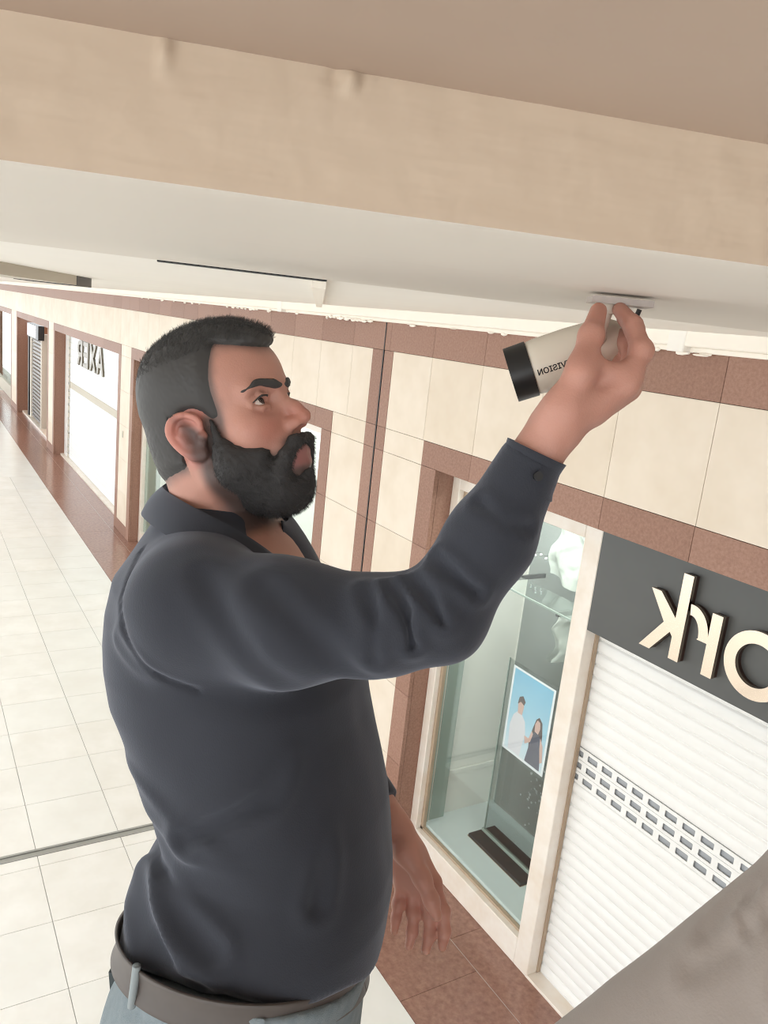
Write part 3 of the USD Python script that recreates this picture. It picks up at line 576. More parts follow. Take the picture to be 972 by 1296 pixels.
# fine pieces for the head and hands, coarse for what clothing hides, joined into one skin by unions
from manifold3d import Manifold, Mesh as MMesh
def toM(m):
    m = trimesh.Trimesh(m.vertices, m.faces, process=True)
    return Manifold(MMesh(np.asarray(m.vertices, np.float32), np.asarray(m.faces, np.uint32)))
head_m = nets(lambda P: np.maximum(headneck(P), -(P[:, 2]+.375)), (-.36, .90, -.39), (-.06, 1.19, .02), .0024)
arm_r = nets(lambda P: smin(cone(P, ELB, RWR, .040, .0275), hand_sdf(P, RH, 1.06), .022), (.03, .78, -.38), (.31, 1.0, .075), .0026)
arm_l = nets(lambda P: smin(cone(P, LELB, LWR, .042, .0255), hand_sdf(P, LH, .93), .018), (-.19, .96, -.95), (.20, 1.34, -.55), .003)
low_m = nets(lambda P: smin(smin(trunk_skin(P), neck_sdf(P)+.004, .05), np.minimum(chain(P, [SHN, ELB], [.058, .040]), chain(P, [SHF, LELB], [.058, .041])), .03), (-.47, .6, -1.85), (.22, 1.42, -.06), .009)
_p = [low_m, head_m, arm_r, arm_l]; _ms = [toM(q) for q in _p]
if all(m.num_tri() > 0 for m in _ms):
    _b = (_ms[0]+_ms[1]+_ms[2]+_ms[3]).to_mesh(); body_mesh = trimesh.Trimesh(_b.vert_properties[:, :3], _b.tri_verts, process=False)
else: body_mesh = join(_p); print('body joined without union', [m.num_tri() for m in _ms])
def hair_reg(L):
    A = np.abs(L[:, 1]); X, Z = L[:, 0], L[:, 2]
    fore = (.0920-.44*(X-.055))-Z
    tmpl = X-(.049+.16*np.clip(Z-.03, -.05, .07))
    return smax(smin(fore, tmpl, .004), np.where(X < -.022, -.050+.10*(X+.07)-Z, .012-Z-.3*np.clip(X, -.03, .05)), .008)
def skin_paint(V):
    L = (V-HC)@HR.T; ay = np.abs(L[:, 1]); X, Z = L[:, 0], L[:, 2]; n = meshkit.fbm(V*55, 3)
    col = np.tile(np.array(lin((186, 136, 120))), (len(V), 1)); 
    col *= (1+.08*(meshkit.fbm(V*38, 3, 5)-.5))[:, None]
    head = (V[:, 2] > -.33) & (V[:, 0] < .0)
    def blend(mask, c): 
        m = (mask*head)[:, None]; col[:] = col*(1-m)+np.array(lin(c))*m
    blend(.35*np.exp(-(((X-.085)/.035)**2+((ay-.04)/.02)**2+((Z+.028)/.02)**2)), (190, 110, 98))
    blend(.4*np.exp(-(((X-.122)/.02)**2+((Z+.02)/.018)**2)), (172, 100, 86))
    ear = sstep(.064, .069, ay)*(np.abs(Z+.006) < .042)*(np.abs(X-.004) < .034); blend(.6*ear, (190, 122, 112))
    # shaved stubble: cheeks below the cheek line, jaw, moustache, upper neck
    line = -.030-.50*(X-.02)+.35*np.clip(.05-X, 0, .06)*2.0
    cheek = sstep(.010, -.008, Z-np.maximum(line, -.058))*sstep(-.015, .008, X)*sstep(-.155, -.135, Z)
    blend(.88*cheek*(Z > -.16), (60, 55, 54))
    mo = np.exp(-(((Z+.049)/.008)**2+(np.maximum(ay-.02, 0)/.012)**2))*(X > .08); blend(.9*mo, (52, 46, 46))
    lips = (X > .086)*(np.exp(-((Z+.070)/.0125)**4))*(ay < .027); blend(.9*lips, (158, 104, 100))
    # dark roots under the hair, sides clipped short and fading into the sideburns
    reg = hair_reg(L); soft = sstep(.012, -.012, reg+.008*(n-.5)); fade = .85*sstep(-.045, .0, Z)*sstep(.058, .046, X-.16*np.clip(Z-.03, -.05, .07))*sstep(.012, .022, X)*(ay > .045)
    back_ = sstep(.004, .016, Z)*sstep(.03, .015, np.abs(X-.01))*.5
    blend(.92*np.maximum(np.maximum(soft, fade), 0)*(1-ear), (72, 68, 67))
    blend(.5*np.exp(-((X-.083)/.012)**2-((ay-.033)/.017)**2-((Z-.020)/.005)**2), (120, 82, 74))
    blend(.25*np.exp(-((X-.088)/.02)**2-((ay-.033)/.02)**2-((Z+.010)/.007)**2), (140, 92, 84))
    return col
SKIN = usdkit.material(stage, '/World/Looks/skin', {'a': ('attribute', {'attribute': 'paint'}), 'g': ('geometry', {}), 'n': ('noise_texture', {'scale': 420., 'detail': 2.}), 'b': ('bump', {'strength': .12, 'distance': .002}), 'p': ('principled_bsdf', {'roughness': .5, 'subsurface_weight': .12, 'subsurface_scale': .006, 'subsurface_radius': (1., .35, .2), 'specular_ior_level': .4})}, [('a.color', 'p.base_color'), ('g.position', 'n.vector'), ('n.fac', 'b.height'), ('b.normal', 'p.normal')], surface='p.BSDF')
man = thing('person', 'bearded man in a dark navy shirt and light jeans reaching up to the ceiling beam', 'person', tuple(cm(-.13, .885, -1.79)))
bp = obj('body', wm(body_mesh), SKIN, man, True); primvar(bp, 'paint', skin_paint(np.asarray(body_mesh.vertices, float)))
# ------- eyes and brows
M_ = {}
M_['hair'] = mat('black_hair', (64, 62, 61), .55, spec=.3); M_['beard'] = mat('black_beard', (60, 58, 58), .65, spec=.25)
M_['eye'] = mat('eye_white', (214, 200, 192), .15); M_['iris'] = mat('dark_iris', (48, 34, 28), .08)
for s in (-1, 1):
    e = nets(lambda P: ball(hloc(P), (.0780, .0325*s, .0076), .0124), HC-.2, HC+.2, .0015)
    eo = obj('eyeball', wm(e), M_['eye'], man, True)
    dirv = np.array([.965, -.10, .20]); dirv /= np.linalg.norm(dirv); c0 = np.array([.0780, .0325*s, .0076])
    ir = nets(lambda P: np.maximum(ball(hloc(P), c0, .01275), -((hloc(P)-c0.astype(f32))@dirv.astype(f32)-.0106)), HC-.2, HC+.2, .0012)
    obj('iris', wm(ir), M_['iris'], eo, True)
    lash = nets(lambda P: chain(hloc(P), [(.0905, .0195*s, .0095), (.0945, .026*s, .0136), (.0930, .037*s, .0142), (.0835, .0475*s, .0080)], [.0008, .0013, .0014, .0009], .001), HC-.2, HC+.2, .0011)
    obj('eyelash', wm(lash), M_['hair'], eo, True)
    bw = nets(lambda P: smax(head_sdf(hloc(P))-.0022-.0012*meshkit.noise(P*500).astype(f32), chain(hloc(P)*np.array([1, 1, 2.4], f32), [(.1035, .0125*s, .0225*2.4), (.1015, .024*s, .0275*2.4), (.0945, .038*s, .0305*2.4), (.0800, .0535*s, .0240*2.4)], [.0090, .0100, .0085, .0045], .006), .001), HC-.2, HC+.2, .0015)
    obj('eyebrow', wm(bw), M_['hair'], man, True)
# ------- hair and beard
def hair_fn(P):
    L = hloc(P); A = L.copy(); A[:, 1] = np.abs(A[:, 1]); X, Z = L[:, 0], L[:, 2]
    reg = smax(hair_reg(L), -ell(A, (.008, .078, -.010), (.029, .022, .034)), .006)
    nz = (meshkit.fbm(P*190, 2)-.5).astype(f32)
    side = headneck(P)-((.0052+.003*sstep(.03, .09, Z))*sstep(.004, -.018, reg)-.0016+(.0014*nz)*(1-.8*sstep(.03, .06, X))+.0012*(1-.8*sstep(.03, .06, X))*(meshkit.noise(P*700)-.5).astype(f32))
    d = ell(A, (.000, 0, .043), (.0965, .0745, .0785))-(.003+.006*sstep(.05, .115, Z))
    top = smin(ell(A, (.048, 0, .088), (.047, .044, .027)), ell(A, (.004, 0, .094), (.066, .056, .025)), .03)
    d = smin(smin(d, top, .022), ell(A, (.086, 0, .087), (.021, .034, .0170)), .012)
    comb = np.sin((L[:, 1]*520+9*meshkit.noise(P*28)).astype(f32))*.0006*sstep(.06, .1, Z)
    d = smax(d, reg+.004, .006)+nz*(.002+.003*sstep(.08, .12, Z))+comb
    return smin(d, side, .005)
hair = nets(hair_fn, HC-[.14, .14, .16], HC+[.16, .14, .17], .0020)
hp = obj('hair', wm(hair), M_['hair'], man, True, label='short black hair brushed up at the front')
def beard_fn(P):
    L = hloc(P); A = L.copy(); A[:, 1] = np.abs(A[:, 1]); X, Z = L[:, 0], L[:, 2]
    d = chain(A, [(.031, .0655, .004), (.031, .062, -.034), (.036, .056, -.060)], [.0022, .008, .015], .01)
    d = smin(d, cone(A, (.036, .053, -.062), (.062, .020, -.100), .024, .028), .02)
    d = smin(d, ell(A, (.066, 0, -.098), (.029, .032, .030)), .02)
    d = smin(d, cone(A, (.030, .0, -.095), (.066, 0, -.104), .034, .026), .025)
    d = smin(d, chain(A, [(.066, .044, -.058), (.040, .057, -.050)], [.017, .014], .01), .02)
    d = smin(d, chain(A, [(.1115, .003, -.0485), (.107, .018, -.051), (.096, .030, -.064), (.082, .034, -.085)], [.0072, .0078, .0085, .013], .008), .009)
    d = smin(d, cone(A, (.1015, 0, -.093), (.092, 0, -.103), .0075, .014), .008)
    nz = (meshkit.fbm(P*230, 2)-.5).astype(f32)
    return d+.0045*nz
beard = nets(beard_fn, HC-[.14, .14, .24], HC+[.16, .14, .06], .0024)
bdp = obj('beard', wm(beard), M_['beard'], man, True, label='full dense black beard')
def strands(name, mesh, keep, count, dirf, ln, w, m, parent, seed):
    r = np.random.default_rng(seed); tri = mesh.triangles; ar = mesh.area_faces; ok = keep(mesh.triangles_center); pr = ar*ok; pr = pr/pr.sum()
    fi = r.choice(len(tri), count, p=pr); u = r.random((count, 2)); u[u.sum(1) > 1] = 1-u[u.sum(1) > 1]
    p = tri[fi, 0]+u[:, :1]*(tri[fi, 1]-tri[fi, 0])+u[:, 1:]*(tri[fi, 2]-tri[fi, 0]); nn = mesh.face_normals[fi]
    dd = dirf(p, nn)+r.normal(0, .22, (count, 3)); dd /= np.linalg.norm(dd, axis=1, keepdims=True); l = ln*r.uniform(.5, 1.2, (count, 1))
    pts = np.stack([p-nn*.001, p+dd*l*.5, p+dd*l+np.array([0, 0, -.15])*l*.3], 1)
    pts = toW(pts.reshape(-1, 3))-ORIGIN['/World/person']
    c = UsdGeom.BasisCurves.Define(stage, path_for(str(parent.GetPath()), name)); c.CreateTypeAttr('linear')
    c.CreatePointsAttr(Vt.Vec3fArray.FromNumpy(pts.astype(np.float32))); c.CreateCurveVertexCountsAttr(Vt.IntArray.FromNumpy(np.full(count, 3, np.int32)))
    c.CreateWidthsAttr(Vt.FloatArray.FromNumpy(np.tile(np.array([w, w*.8, w*.3], np.float32), count))); c.SetWidthsInterpolation('vertex')
    UsdShade.MaterialBindingAPI.Apply(c.GetPrim()).Bind(m); tag(c.GetPrim(), kind='stuff')
down = hglob([[.1, 0, -.3]])[0]-HC; fwdup = hglob([[.35, 0, .25]])[0]-HC; back = hglob([[-.15, 0, -.2]])[0]-HC
strands('beard_hairs', beard, lambda c: np.ones(len(c), bool), 16000, lambda p, n: n*.35+down/np.linalg.norm(down)*.7, .0045, .00028, M_['beard'], bdp, 1)
strands('hair_strands', hair, lambda c: hloc(c.astype(f32))[:, 2] > .085, 9000, lambda p, n: n*.12+fwdup*1.6, .007, .0003, M_['hair'], hp, 2)
# ------- shirt
TZ = np.array([-.300, -.349, -.389, -.430, -.460, -.502, -.560, -.617, -.662, -.693, -.724, -.761, -.797, -.834, -.86])
TR = np.array([-.222, -.214, -.198, -.184, -.174, -.162, -.133, -.107, -.090, -.097, -.102, -.105, -.107, -.106, -.105])
TD = np.array([1.06, 1.05, 1.04, 1.03, 1.02, 1.01, .99, .97, .95, .935, .92, .905, .89, .88, .875])
TW = np.array([.090, .124, .146, .161, .168, .167, .158, .151, .144, .157, .164, .164, .163, .160, .157])
TB = np.array([.140, .175, .185, .185, .182, .180, .176, .172, .168, .170, .172, .174, .176, .176, .176])
PB = math.radians(12); tf = np.array([math.cos(PB), -math.sin(PB)]); tl = np.array([math.sin(PB), math.cos(PB)])
def torso(P, grow=0., zmin=-.85, tilt=.10):
    z = P[:, 2]; ip = lambda T: np.interp(-z, -TZ, T).astype(f32)
    r, dd = P[:, 0]-ip(TR), P[:, 1]-ip(TD); x, y = r*tf[0]+dd*tf[1], r*tl[0]+dd*tl[1]
    a = np.sqrt(np.maximum(ip(TW)**2-(ip(TB)*math.sin(PB))**2, .0016))/math.cos(PB)+grow; b = ip(TB)+grow
    q = (np.abs(x/a)**2.3+np.abs(y/b)**2.3)**(1/2.3); d = (q-1)*np.minimum(a, b)*.92
    zb = zmin+tilt*(P[:, 0]-(-.11))*(-1.0)*0+0
    return d
CREASES = []
def crease(pts, depth, w): CREASES.append((pts, depth, w))
# bunched waist at the back, drag lines over the side, folds at the elbow and armhole
crease([(-.31, .90, -.575), (-.22, .80, -.60), (-.12, .76, -.615)], .006, .012); crease([(-.305, .90, -.62), (-.235, .80, -.655), (-.14, .755, -.70)], .007, .013); crease([(-.295, .90, -.655), (-.22, .79, -.70), (-.15, .75, -.74)], .006, .012)
crease([(-.285, .86, -.68), (-.22, .78, -.72), (-.17, .74, -.765)], .009, .016); crease([(-.05, .83, -.47), (-.10, .82, -.54), (-.19, .81, -.60)], .005, .012); crease([(.0, .84, -.50), (-.01, .82, -.58), (-.03, .80, -.66)], .004, .012)
crease([(-.30, .86, -.39), (-.24, .82, -.43), (-.17, .80, -.455)], .004, .010); crease([(-.2, .74, -.78), (-.1, .70, -.80), (-.0, .72, -.79)], .004, .014)
crease([(.012, .82, -.262), (.035, .806, -.290), (.045, .802, -.325)], .006, .008); crease([(.032, .82, -.255), (.056, .806, -.272), (.075, .803, -.298)], .006, .008); crease([(-.012, .82, -.270), (.004, .806, -.305), (.006, .803, -.345)], .004, .009)
crease([(.055, .825, -.232), (.080, .810, -.245), (.105, .808, -.262)], .005, .008); crease([(-.12, .82, -.285), (-.06, .80, -.33), (-.01, .80, -.375)], .003, .014)
crease([(-.19, .84, -.29), (-.13, .80, -.35), (-.08, .80, -.40)], .003, .014); crease([(.10, .83, -.17), (.125, .818, -.19), (.15, .82, -.19)], .003, .008)
SEAM = [(-.301, 0, -.283), (-.299, 0, -.307), (-.294, 0, -.343), (-.279, 0, -.375), (-.254, 0, -.404), (-.227, 0, -.419), (-.190, 0, -.428)]
def sleeve_r(P):
    d = chain(P, [(-.208, .90, -.350), (-.10, .872, -.345), (.015, .855, -.328), ELB], [.078, .071, .053, .0490], .03)
    d = smin(d, ball(P, (.082, .85, -.312), .043), .015)
    d = smin(d, chain(P, [ELB, (.120, .856, -.215), (.152, .864, -.128)], [.050, .047, .036], .02), .02)
    cut = (P-np.array([.156, .864, -.128], f32))@(np.array([.32, .05, .93], f32)/np.linalg.norm([.32, .05, .93]).astype(f32))
    return smax(d, cut-.010, .004)
def sleeve_l(P):
    d = chain(P, [(-.205, 1.19, -.352), LELB], [.076, .056], .03); q = LWR*.90+LELB*.10
    d = smin(d, cone(P, LELB, q, .054, .034), .02); ax = (LWR-LELB)/np.linalg.norm(LWR-LELB)
    return smax(d, (P-q)@ax, .004)
def shirt_fn(P):
    d = torso(P); d = smax(d, P[:, 2]+.305, .05)
    sh = chain(P, [(-.215, .905, -.345), (-.218, 1.055, -.325), (-.218, 1.205, -.345)], [.072, .078, .072], .04); d = smin(d, sh, .045)
    d = smin(d, cone(P, (-.222, 1.06, -.330), (-.224, 1.055, -.285), .095, .068), .04)
    d = smin(d, cone(P, (-.18, 1.12, -.335), (-.115, 1.075, -.365), .045, .040), .03)
    hem = -.835+.055*sstep(-.06, .03, P[:, 0])+.145*np.clip((.885-P[:, 1]-.2*(P[:, 0]+.1))/.176, -.6, 1.1)**2+.07*np.clip(-.10-P[:, 0], 0, .2)
    hem = hem+.055*np.clip((P[:, 0]-.00)/.06, 0, 1)*0
    d = smax(d, hem-P[:, 2], .008)
    d = smin(d, sleeve_r(P), .022); d = np.minimum(d, 0+smin(d, sleeve_l(P), .02))
    for pts, dep, w in CREASES:
        c = np.full(len(P), 9., f32)
        for i in range(len(pts)-1): c = np.minimum(c, cone(P, pts[i], pts[i+1], 0, 0))
        d = d+dep*np.exp(-(c/w)**2)-dep*.8*np.exp(-((c-w*1.7)/w)**2)
    s = np.full(len(P), 9., f32); Pf = P*np.array([1, 0, 1], f32)
    for i in range(len(SEAM)-1): s = np.minimum(s, cone(Pf, SEAM[i], SEAM[i+1], 0, 0))
    d = d+.0035*np.exp(-(s/.0038)**2)*(P[:, 1] < .97)
    return d+.0045*(meshkit.fbm(P*np.array([14, 14, 9]), 2)-.5).astype(f32)
shirt = nets(shirt_fn, (-.46, .62, -.92), (.22, 1.42, -.06), .0042)
SHIRT = usdkit.material(stage, '/World/Looks/navy_twill', {'g': ('geometry', {}), 'm': ('mapping', {'scale': (700, 700, 420)}), 'n': ('noise_texture', {'scale': 1., 'detail': 2.}), 'b': ('bump', {'strength': .25, 'distance': .0015}), 'p': ('principled_bsdf', {'base_color': lin((52, 54, 61)), 'roughness': .85, 'sheen_weight': .3, 'sheen_roughness': .5, 'sheen_tint': (.8, .85, 1.), 'specular_ior_level': .2})}, [('g.position', 'm.vector'), ('m.vector', 'n.vector'), ('n.fac', 'b.height'), ('b.normal', 'p.normal')], surface='p.BSDF')
sp = obj('shirt', wm(shirt), SHIRT, man, True, label='dark navy long-sleeved shirt')
def ringstrip(top, bot, n=64, th=.0022, close=False, seed=0):
    """A folded band between two curves of control points, with thickness."""
    from scipy.interpolate import CubicSpline
    t = np.linspace(0, 1, len(top)); u = np.linspace(0, 1, n); A, B = CubicSpline(t, np.array(top))(u), CubicSpline(t, np.array(bot))(u)
    rows = [A*(1-v)+B*v for v in np.linspace(0, 1, 7)]
    V = np.stack(rows, 1); T = np.gradient(V, axis=0); W = np.gradient(V, axis=1); N = np.cross(T, W); N /= np.linalg.norm(N, axis=2, keepdims=True)+1e-9
    V = V+N*(.0035*np.sin(np.linspace(0, np.pi, 7)))[None, :, None]
    k = 7; O, I = (V+N*th/2).reshape(-1, 3), (V-N*th/2).reshape(-1, 3); a = (np.arange(n-1)[:, None]*k+np.arange(k-1)).ravel(); off = len(O)
    f = [np.stack([a, a+k, a+k+1], 1), np.stack([a, a+k+1, a+1], 1), np.stack([a, a+k+1, a+k], 1)+off, np.stack([a, a+1, a+k+1], 1)+off]
    e = np.concatenate([np.arange(n)*k]); g = np.arange(n-1)
    for c in (0, k-1): f += [np.stack([g*k+c, (g+1)*k+c, (g+1)*k+c+off], 1), np.stack([g*k+c, (g+1)*k+c+off, g*k+c+off], 1)]
    for r in (0, n-1):
        h = np.arange(k-1)+r*k; f += [np.stack([h, h+1, h+1+off], 1), np.stack([h, h+1+off, h+off], 1)]
    m = trimesh.Trimesh(np.vstack([O, I]), np.vstack(f), process=False); m.fix_normals(); return m
ctop = [(-.128, .995, -.312), (-.142, .966, -.288), (-.185, .958, -.262), (-.235, .968, -.245), (-.285, 1.02, -.240), (-.302, 1.07, -.242), (-.285, 1.12, -.240), (-.235, 1.16, -.245), (-.180, 1.155, -.258), (-.142, 1.115, -.268), (-.131, 1.075, -.274), (-.135, 1.035, -.266)]
cbot = [(-.108, .985, -.345), (-.122, .946, -.322), (-.180, .925, -.300), (-.245, .935, -.282), (-.310, 1.01, -.278), (-.328, 1.07, -.280), (-.310, 1.135, -.278), (-.245, 1.195, -.282), (-.165, 1.19, -.298), (-.115, 1.15, -.325), (-.080, 1.09, -.342), (-.130, 1.005, -.314)]
obj('collar', wm(ringstrip(ctop, cbot)), SHIRT, sp, True)
def cuffm():
    ax = np.array([.32, .05, .93]); ax /= np.linalg.norm(ax); c = np.array([.154, .864, -.126]); u = np.cross(ax, [0, 1, 0]); u /= np.linalg.norm(u); v = np.cross(ax, u)
    T = np.linspace(0, 2*np.pi, 40, endpoint=True); ring = lambda o, r: [tuple(c+ax*o+r*(u*math.cos(t)+v*math.sin(t))) for t in T]
    return ringstrip(ring(.012, .0335), ring(-.030, .0375), 80, .003)
obj('cuff', wm(cuffm()), SHIRT, sp, True)
obj('cuff_button', wm(trimesh.Trimesh(*(lambda m: (m.vertices, m.faces))(cyl((.155, .8235, -.135), (.1555, .8205, -.1345), .005)), process=False)), C['dark'], sp)
# ------- trousers, belt, shoes
DENIM = mat('light_denim', (128, 138, 142), .8, vary=.12, scale=60, rgb2=(112, 124, 130), bump=.3, bscale=900)
def trous_fn(P):
    d = smax(torso(np.stack([P[:, 0], P[:, 1], np.clip(P[:, 2], -.86, -.80)], 1), -.012), -(P[:, 2]+1.0), .08); d = smax(d, P[:, 2]+.805+.34*(P[:, 1]-.89), .004)
    d = smin(d, ell(P, HIPS+[-.035, 0, -.070], (.132, .172, .15)), .04)
    d = smax(d, P[:, 2]+.805+.34*(P[:, 1]-.89), .004)
    for s in (-1, 1):
        h = HIPS+[0, .088*s, -.06]; kn = HIPS+[.03, .108*s, -.46]; an = HIPS+[-.015, .118*s, -.86]
        l = smax(chain(P, [h, kn, an], [.104, .080, .070], .04), -(P[:, 2]+1.735), .006); d = smin(d, l, .03)
    return d+.006*(meshkit.fbm(P*np.array([16, 16, 22]), 3, 4)-.5).astype(f32)
tr = nets(trous_fn, (-.45, .6, -1.80), (.2, 1.25, -.74), .006)
tp = obj('jeans', wm(tr), DENIM, man, True, label='light grey-blue jeans')
BELT = mat('brown_leather_belt', (82, 74, 70), .5, vary=.1, scale=40)
def belt_pts(zo, grow):
    out = []
    for t in np.linspace(0, 2*np.pi, 72):
        x, y = (.158+grow)*math.cos(t), (.168+grow)*math.sin(t); out.append((-.119+x*tf[0]+y*tl[0], .890+x*tf[1]+y*tl[1], -.800+zo-.34*y))
    return out
obj('belt', wm(ringstrip(belt_pts(.016, .002), belt_pts(-.026, .006), 160, .004)), BELT, tp, True, label='brown leather belt')
LOOP = mat('pale_denim_seam', (140, 148, 150), .8)
for t in (4.3, 2.5):
    b = belt_pts(.022, .0035), belt_pts(-.032, .0085); i = int(t/(2*np.pi)*71); a, c = np.array(b[0][i]), np.array(b[1][i])
    obj('belt_loop', wm(join([cyl(a, c, .0048, n=8)])), LOOP, tp, True)
def pocket_obj():
    o = np.array([-.282, .915, -.905]); ax = np.array([.05, .99, 0]); up = np.array([-.10, 0, 1.]); nn = np.array([-1., .05, 0])
    return hull([o+ax*s*.034+up*u*.042+nn*w for s in (-1, 1) for u in (-1, 1) for w in (-.006, .008)])
obj('back_pocket', wm(pocket_obj()), mat('dark_pocket', (58, 66, 68), .7), tp, label='dark open back pocket')
SHOE = mat('dark_shoe', (50, 46, 44), .5)
for s in (-1, 1):
    an = HIPS+[-.015, .118*s, -.87]
    fn = lambda P: smax(smin(chain(P, [an+[-.03, 0, -.028], an+[.06, 0, -.035], an+[.16, 0, -.040]], [.045, .046, .034], .02), cone(P, an, an+[0, 0, .05], .05, .048), .02), -(P[:, 2]+1.79), .004)
    obj('shoe', wm(nets(fn, an-[.12, .1, .12], an+[.24, .1, .12], .006)), SHOE, man, True)
# ---------------------------------------------------------------- the bullet camera and its mount on the beam
WHITE = mat('ivory_housing', (222, 212, 196), .3); IVORY = mat('ivory_bracket', (214, 204, 190), .35)
a0, a1 = np.array([.1580, .989, -.032]), np.array([.264, .975, .018]); axc = (a1-a0)/np.linalg.norm(a1-a0); uc = np.cross(axc, [0, 1, 0]); uc /= np.linalg.norm(uc); vc = np.cross(axc, uc)
if uc[2] < 0: uc = -uc
if vc[1] > 0: vc = -vc                            # towards the viewer
def lathe(prof, n=48, su=1.0, sv=1.0):
    t = np.linspace(0, 2*np.pi, n, endpoint=False); V = np.concatenate([a0+axc*s+r*(su*np.outer(np.cos(t), uc)+sv*np.outer(np.sin(t), vc)) for s, r in prof]); F = []
    for i in range(len(prof)-1):
        for j in range(n): k = (j+1) % n; F += [(i*n+j, i*n+k, (i+1)*n+k), (i*n+j, (i+1)*n+k, (i+1)*n+j)]
    m = trimesh.Trimesh(V, F, process=False); m.fix_normals(); return wm(m)
bc = thing('security_camera', 'white bullet security camera with a black front hood held up under the beam', 'security camera', tuple(cm(.2, .98, .0)))
obj('housing', lathe([(.0, .0), (.0, .0300), (.003, .0325), (.012, .0335), (.05, .0335), (.085, .0315), (.105, .026), (.116, .018), (.120, .0)]), WHITE, bc, 40)
obj('front_hood', lathe([(-.0245, .0315), (-.0245, .0335), (.002, .0340), (.002, .0300), (-.018, .0295), (-.018, .0)]), C['dark'], bc, 40, label='black front hood')
obj('lens', lathe([(-.0175, .012), (-.0195, .012), (-.0205, .008), (-.021, .0)]), C['black_base'], bc, True)
def script_on():
    m = meshkit.text_mesh('HIKVISION', .0068, .0006, True); m.vertices -= m.bounds.mean(0); v = m.vertices; s = -v[:, 0]; th = (v[:, 1]-.004)/.0335
    m.vertices = a0+np.outer(.0320+s, axc)+(.0334+v[:, 2:])*(np.outer(np.sin(th), uc)+np.outer(np.cos(th), vc)); m.fix_normals(); return wm(m)
obj('lettering', script_on(), C['dark'], bc, label='dark mirror-written maker lettering')
cb = lambda pts, r: wm(tube([np.array(p) for p in pts], r, 12))
obj('bracket_arm', [cb([(.226, .965, .012), (.224, .948, .024), (.226, .940, .046)], .0085), wm(_ball((.222, .952, .014), .0125, 2)), wm(cyl((.226, .940, .040), (.226, .940, .052), .014))], IVORY, bc, True)
def plate():
    return wm(hull([(r, d, z) for r, d in ((.205, .925), (.272, .918), (.276, .962), (.208, .968)) for z in (.0505, .0576)]))
obj('mount_plate', plate(), mat('grey_mount_plate', (176, 164, 156), .4), bc, label='grey mounting plate against the beam')
obj('cable', cb([(.258, .972, .012), (.268, .976, .03), (.272, .972, .05)], .003), C['dark'], bc)
# ---------------------------------------------------------------- second person, only a shoulder and arm in view
GREY = usdkit.material(stage, '/World/Looks/taupe_shirt', {'g': ('geometry', {}), 'n': ('noise_texture', {'scale': 500., 'detail': 2.}), 'b': ('bump', {'strength': .2, 'distance': .001}), 'p': ('principled_bsdf', {'base_color': lin((150, 140, 133)), 'roughness': .85, 'sheen_weight': .2})}, [('g.position', 'n.vector'), ('n.fac', 'b.height'), ('b.normal', 'p.normal')], surface='p.BSDF')
p2 = thing('person', 'person in a taupe grey shirt close by, only the shoulder and upper arm in view', 'person', tuple(cm(.45, .52, -1.79)))
S2, E2, W2 = np.array([.424, .505, -.338], f32), np.array([.164, .505, -.675], f32), np.array([.19, .70, -.86], f32)
def shirt2(P):
    d = chain(P, [S2, E2], [.080, .076], .03); d = smin(d, cone(P, E2, W2*.85+E2*.15, .06, .04), .02)
    d = smin(d, ell(P, (.58, .50, -.56), (.19, .135, .28)), .05); d = smin(d, chain(P, [S2, (.62, .50, -.32), (.78, .48, -.42)], [.080, .080, .075], .04), .05)
    d = smax(d, -.95-P[:, 2], .01)
    for pts, dep, w in [([(.302, .514, -.370), (.291, .504, -.383), (.290, .489, -.389)], .0035, .0045), ([(.312, .515, -.360), (.290, .517, -.389), (.270, .511, -.410)], .0022, .008), ([(.308, .490, -.366), (.286, .490, -.398), (.262, .495, -.43)], .0022, .010), ([(.322, .500, -.352), (.315, .470, -.372), (.300, .455, -.400)], .0022, .008)]:
        c = np.minimum(cone(P, pts[0], pts[1], 0, 0), cone(P, pts[1], pts[2], 0, 0)); d = d+dep*np.exp(-(c/w)**2)-dep*.8*np.exp(-((c-w*1.7)/w)**2)
    return d+.006*(meshkit.fbm(P*11, 2, 8)-.5).astype(f32)
H2 = np.array([.64, .50, -.08], f32)
def skin2(P):
    L = P-H2
    d = ell(L, (0, 0, .03), (.078, .095, .095)); d = smin(d, ell(L, (0, .03, -.05), (.055, .06, .07)), .04); d = smin(d, cone(L, (0, .085, .0), (0, .105, -.025), .009, .011), .012)
    for s in (-1, 1): d = smin(d, ell(L, (.078*s, -.005, -.005), (.008, .018, .03)), .006)
    d = smin(d, cone(L, (0, -.01, -.06), (-.02, -.01, -.22), .058, .07), .03)
    d = smin(d, ell(P, (.58, .50, -.56), (.16, .11, .25)), .06); d = smin(d, chain(P, [S2, E2, W2], [.055, .04, .028]), .03)
    x = np.array([.05, .12, -.02], f32)
    J = dict(wrist=W2, mcp=[W2+[.015*i-.01, .085, -.03-.004*i] for i in range(4)], fingers=[[W2+[.016*i-.012, .125, -.045], W2+[.016*i-.012, .145, -.062], W2+[.016*i-.012, .152, -.078]] for i in range(4)], thumb=[W2+[-.018, .02, -.005], W2+[-.038, .05, -.01], W2+[-.045, .08, -.025], W2+[-.044, .10, -.04]])
    d = smin(d, hand_sdf(P, J), .02)
    for s in (-1, 1):
        h = np.array([.58+.09*s, .50, -.88], f32); d = smin(d, chain(P, [h, h+[.0, .02, -.42], h+[0, -.02, -.83]], [.08, .055, .04]), .04); d = smin(d, cone(P, h+[0, -.02, -.84], h+[0, .12, -.865], .036, .028), .03)
    return d
obj('body', wm(nets(skin2, (.02, .3, -1.85), (.84, .98, .05), .008)), mat('tan_skin', (168, 122, 106), .5), p2, True)
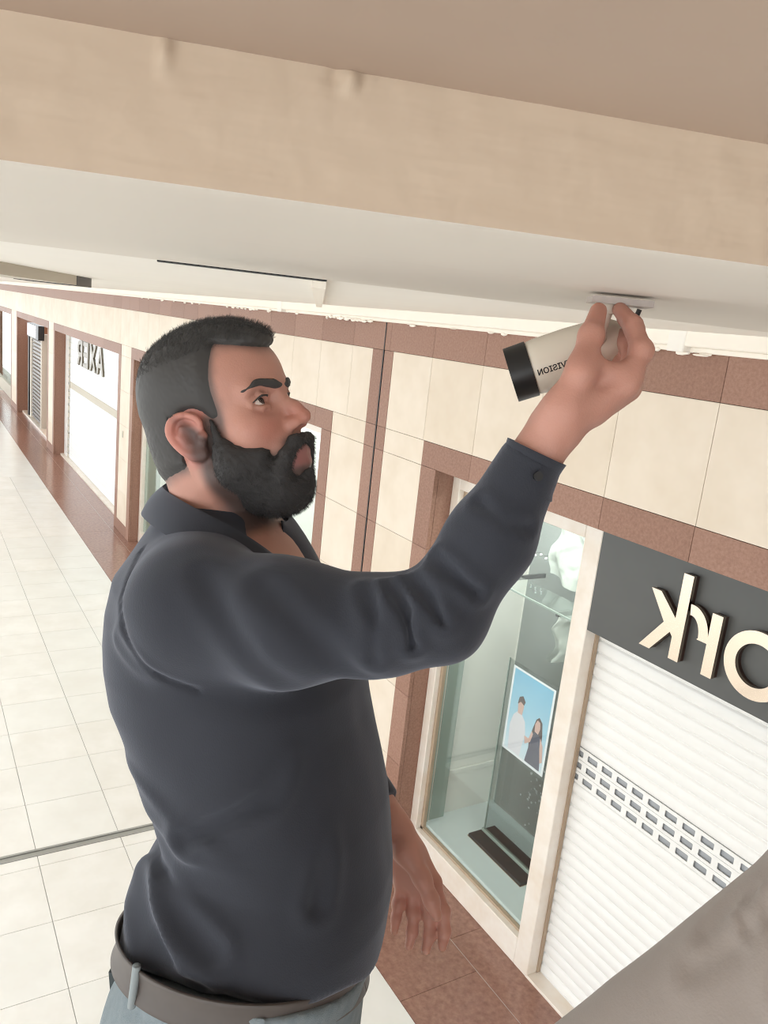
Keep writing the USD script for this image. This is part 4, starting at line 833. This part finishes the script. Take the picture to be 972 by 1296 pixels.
obj('shirt', wm(nets(shirt2, (.0, .28, -1.0), (.88, .80, -.18), .006)), GREY, p2, True, label='taupe grey long-sleeved shirt')
obj('hair', wm(nets(lambda P: smax(ell(P-H2, (0, 0, .035), (.084, .102, .100))+.004*(meshkit.fbm(P*90, 2)-.5).astype(f32), (P-H2)[:, 1]*.9-(P-H2)[:, 2]*.9-.03, .01), (.5, .36, -.25), (.78, .64, .07), .005)), M_['hair'], p2, True)
def trous2(P):
    d = ell(P, (.58, .50, -.95), (.165, .125, .14)); d = smax(d, P[:, 2]+.86, .01)
    for s in (-1, 1): d = smin(d, smax(chain(P, [np.array([.58+.085*s, .50, -.94]), np.array([.58+.09*s, .52, -1.3]), np.array([.58+.09*s, .48, -1.72])], [.10, .078, .066], .03), -(P[:, 2]+1.735), .006), .03)
    return d
obj('trousers', wm(nets(trous2, (.34, .3, -1.8), (.84, .72, -.8), .008)), mat('dark_trousers', (60, 58, 60), .8), p2, True)
for s in (-1, 1):
    q = np.array([.58+.09*s, .48, -1.745], f32)
    obj('shoe', wm(nets(lambda P: smax(chain(P, [q+[0, -.03, 0], q+[0, .07, -.006], q+[0, .15, -.012]], [.045, .045, .034], .02), -(P[:, 2]+1.79), .004), q-[.1, .12, .1], q+[.1, .24, .1], .006)), SHOE, p2, True)
# ---------------------------------------------------------------- the work platform both stand on, below the frame
sc = thing('work_platform', 'wooden work platform on a steel scaffold frame under the two men', 'scaffold', tuple(cm(.2, .75, -H)))
PLANK, STEEL = mat('scaffold_plank', (170, 140, 104), .7, vary=.2, scale=12, stretch=(1, 6, 1)), mat('scaffold_steel', (150, 150, 148), .4, .7)
for k in range(6):
    d0 = .36+.19*k; obj('plank', wm(hull([(r, d, z) for r in (-.55, .95) for d in (d0, d0+.182) for z in (-1.79, -1.825)])), PLANK, sc)
pole = lambda a, b, r=.024: obj('tube', wm(cyl(a, b, r, n=12)), STEEL, sc)
for r in (-.5, .9):
    for d in (.40, 1.44): pole((r, d, -H+.002), (r, d, -1.826))
    for z in (-1.85, -2.9, -3.7): pole((r, .40, z), (r, 1.44, z), .02)
for d in (.40, 1.44):
    for z in (-1.86, -3.7): pole((-.5, d, z), (.9, d, z), .02)
    pole((-.5, d, -3.7), (.9, d, -1.9), .016)
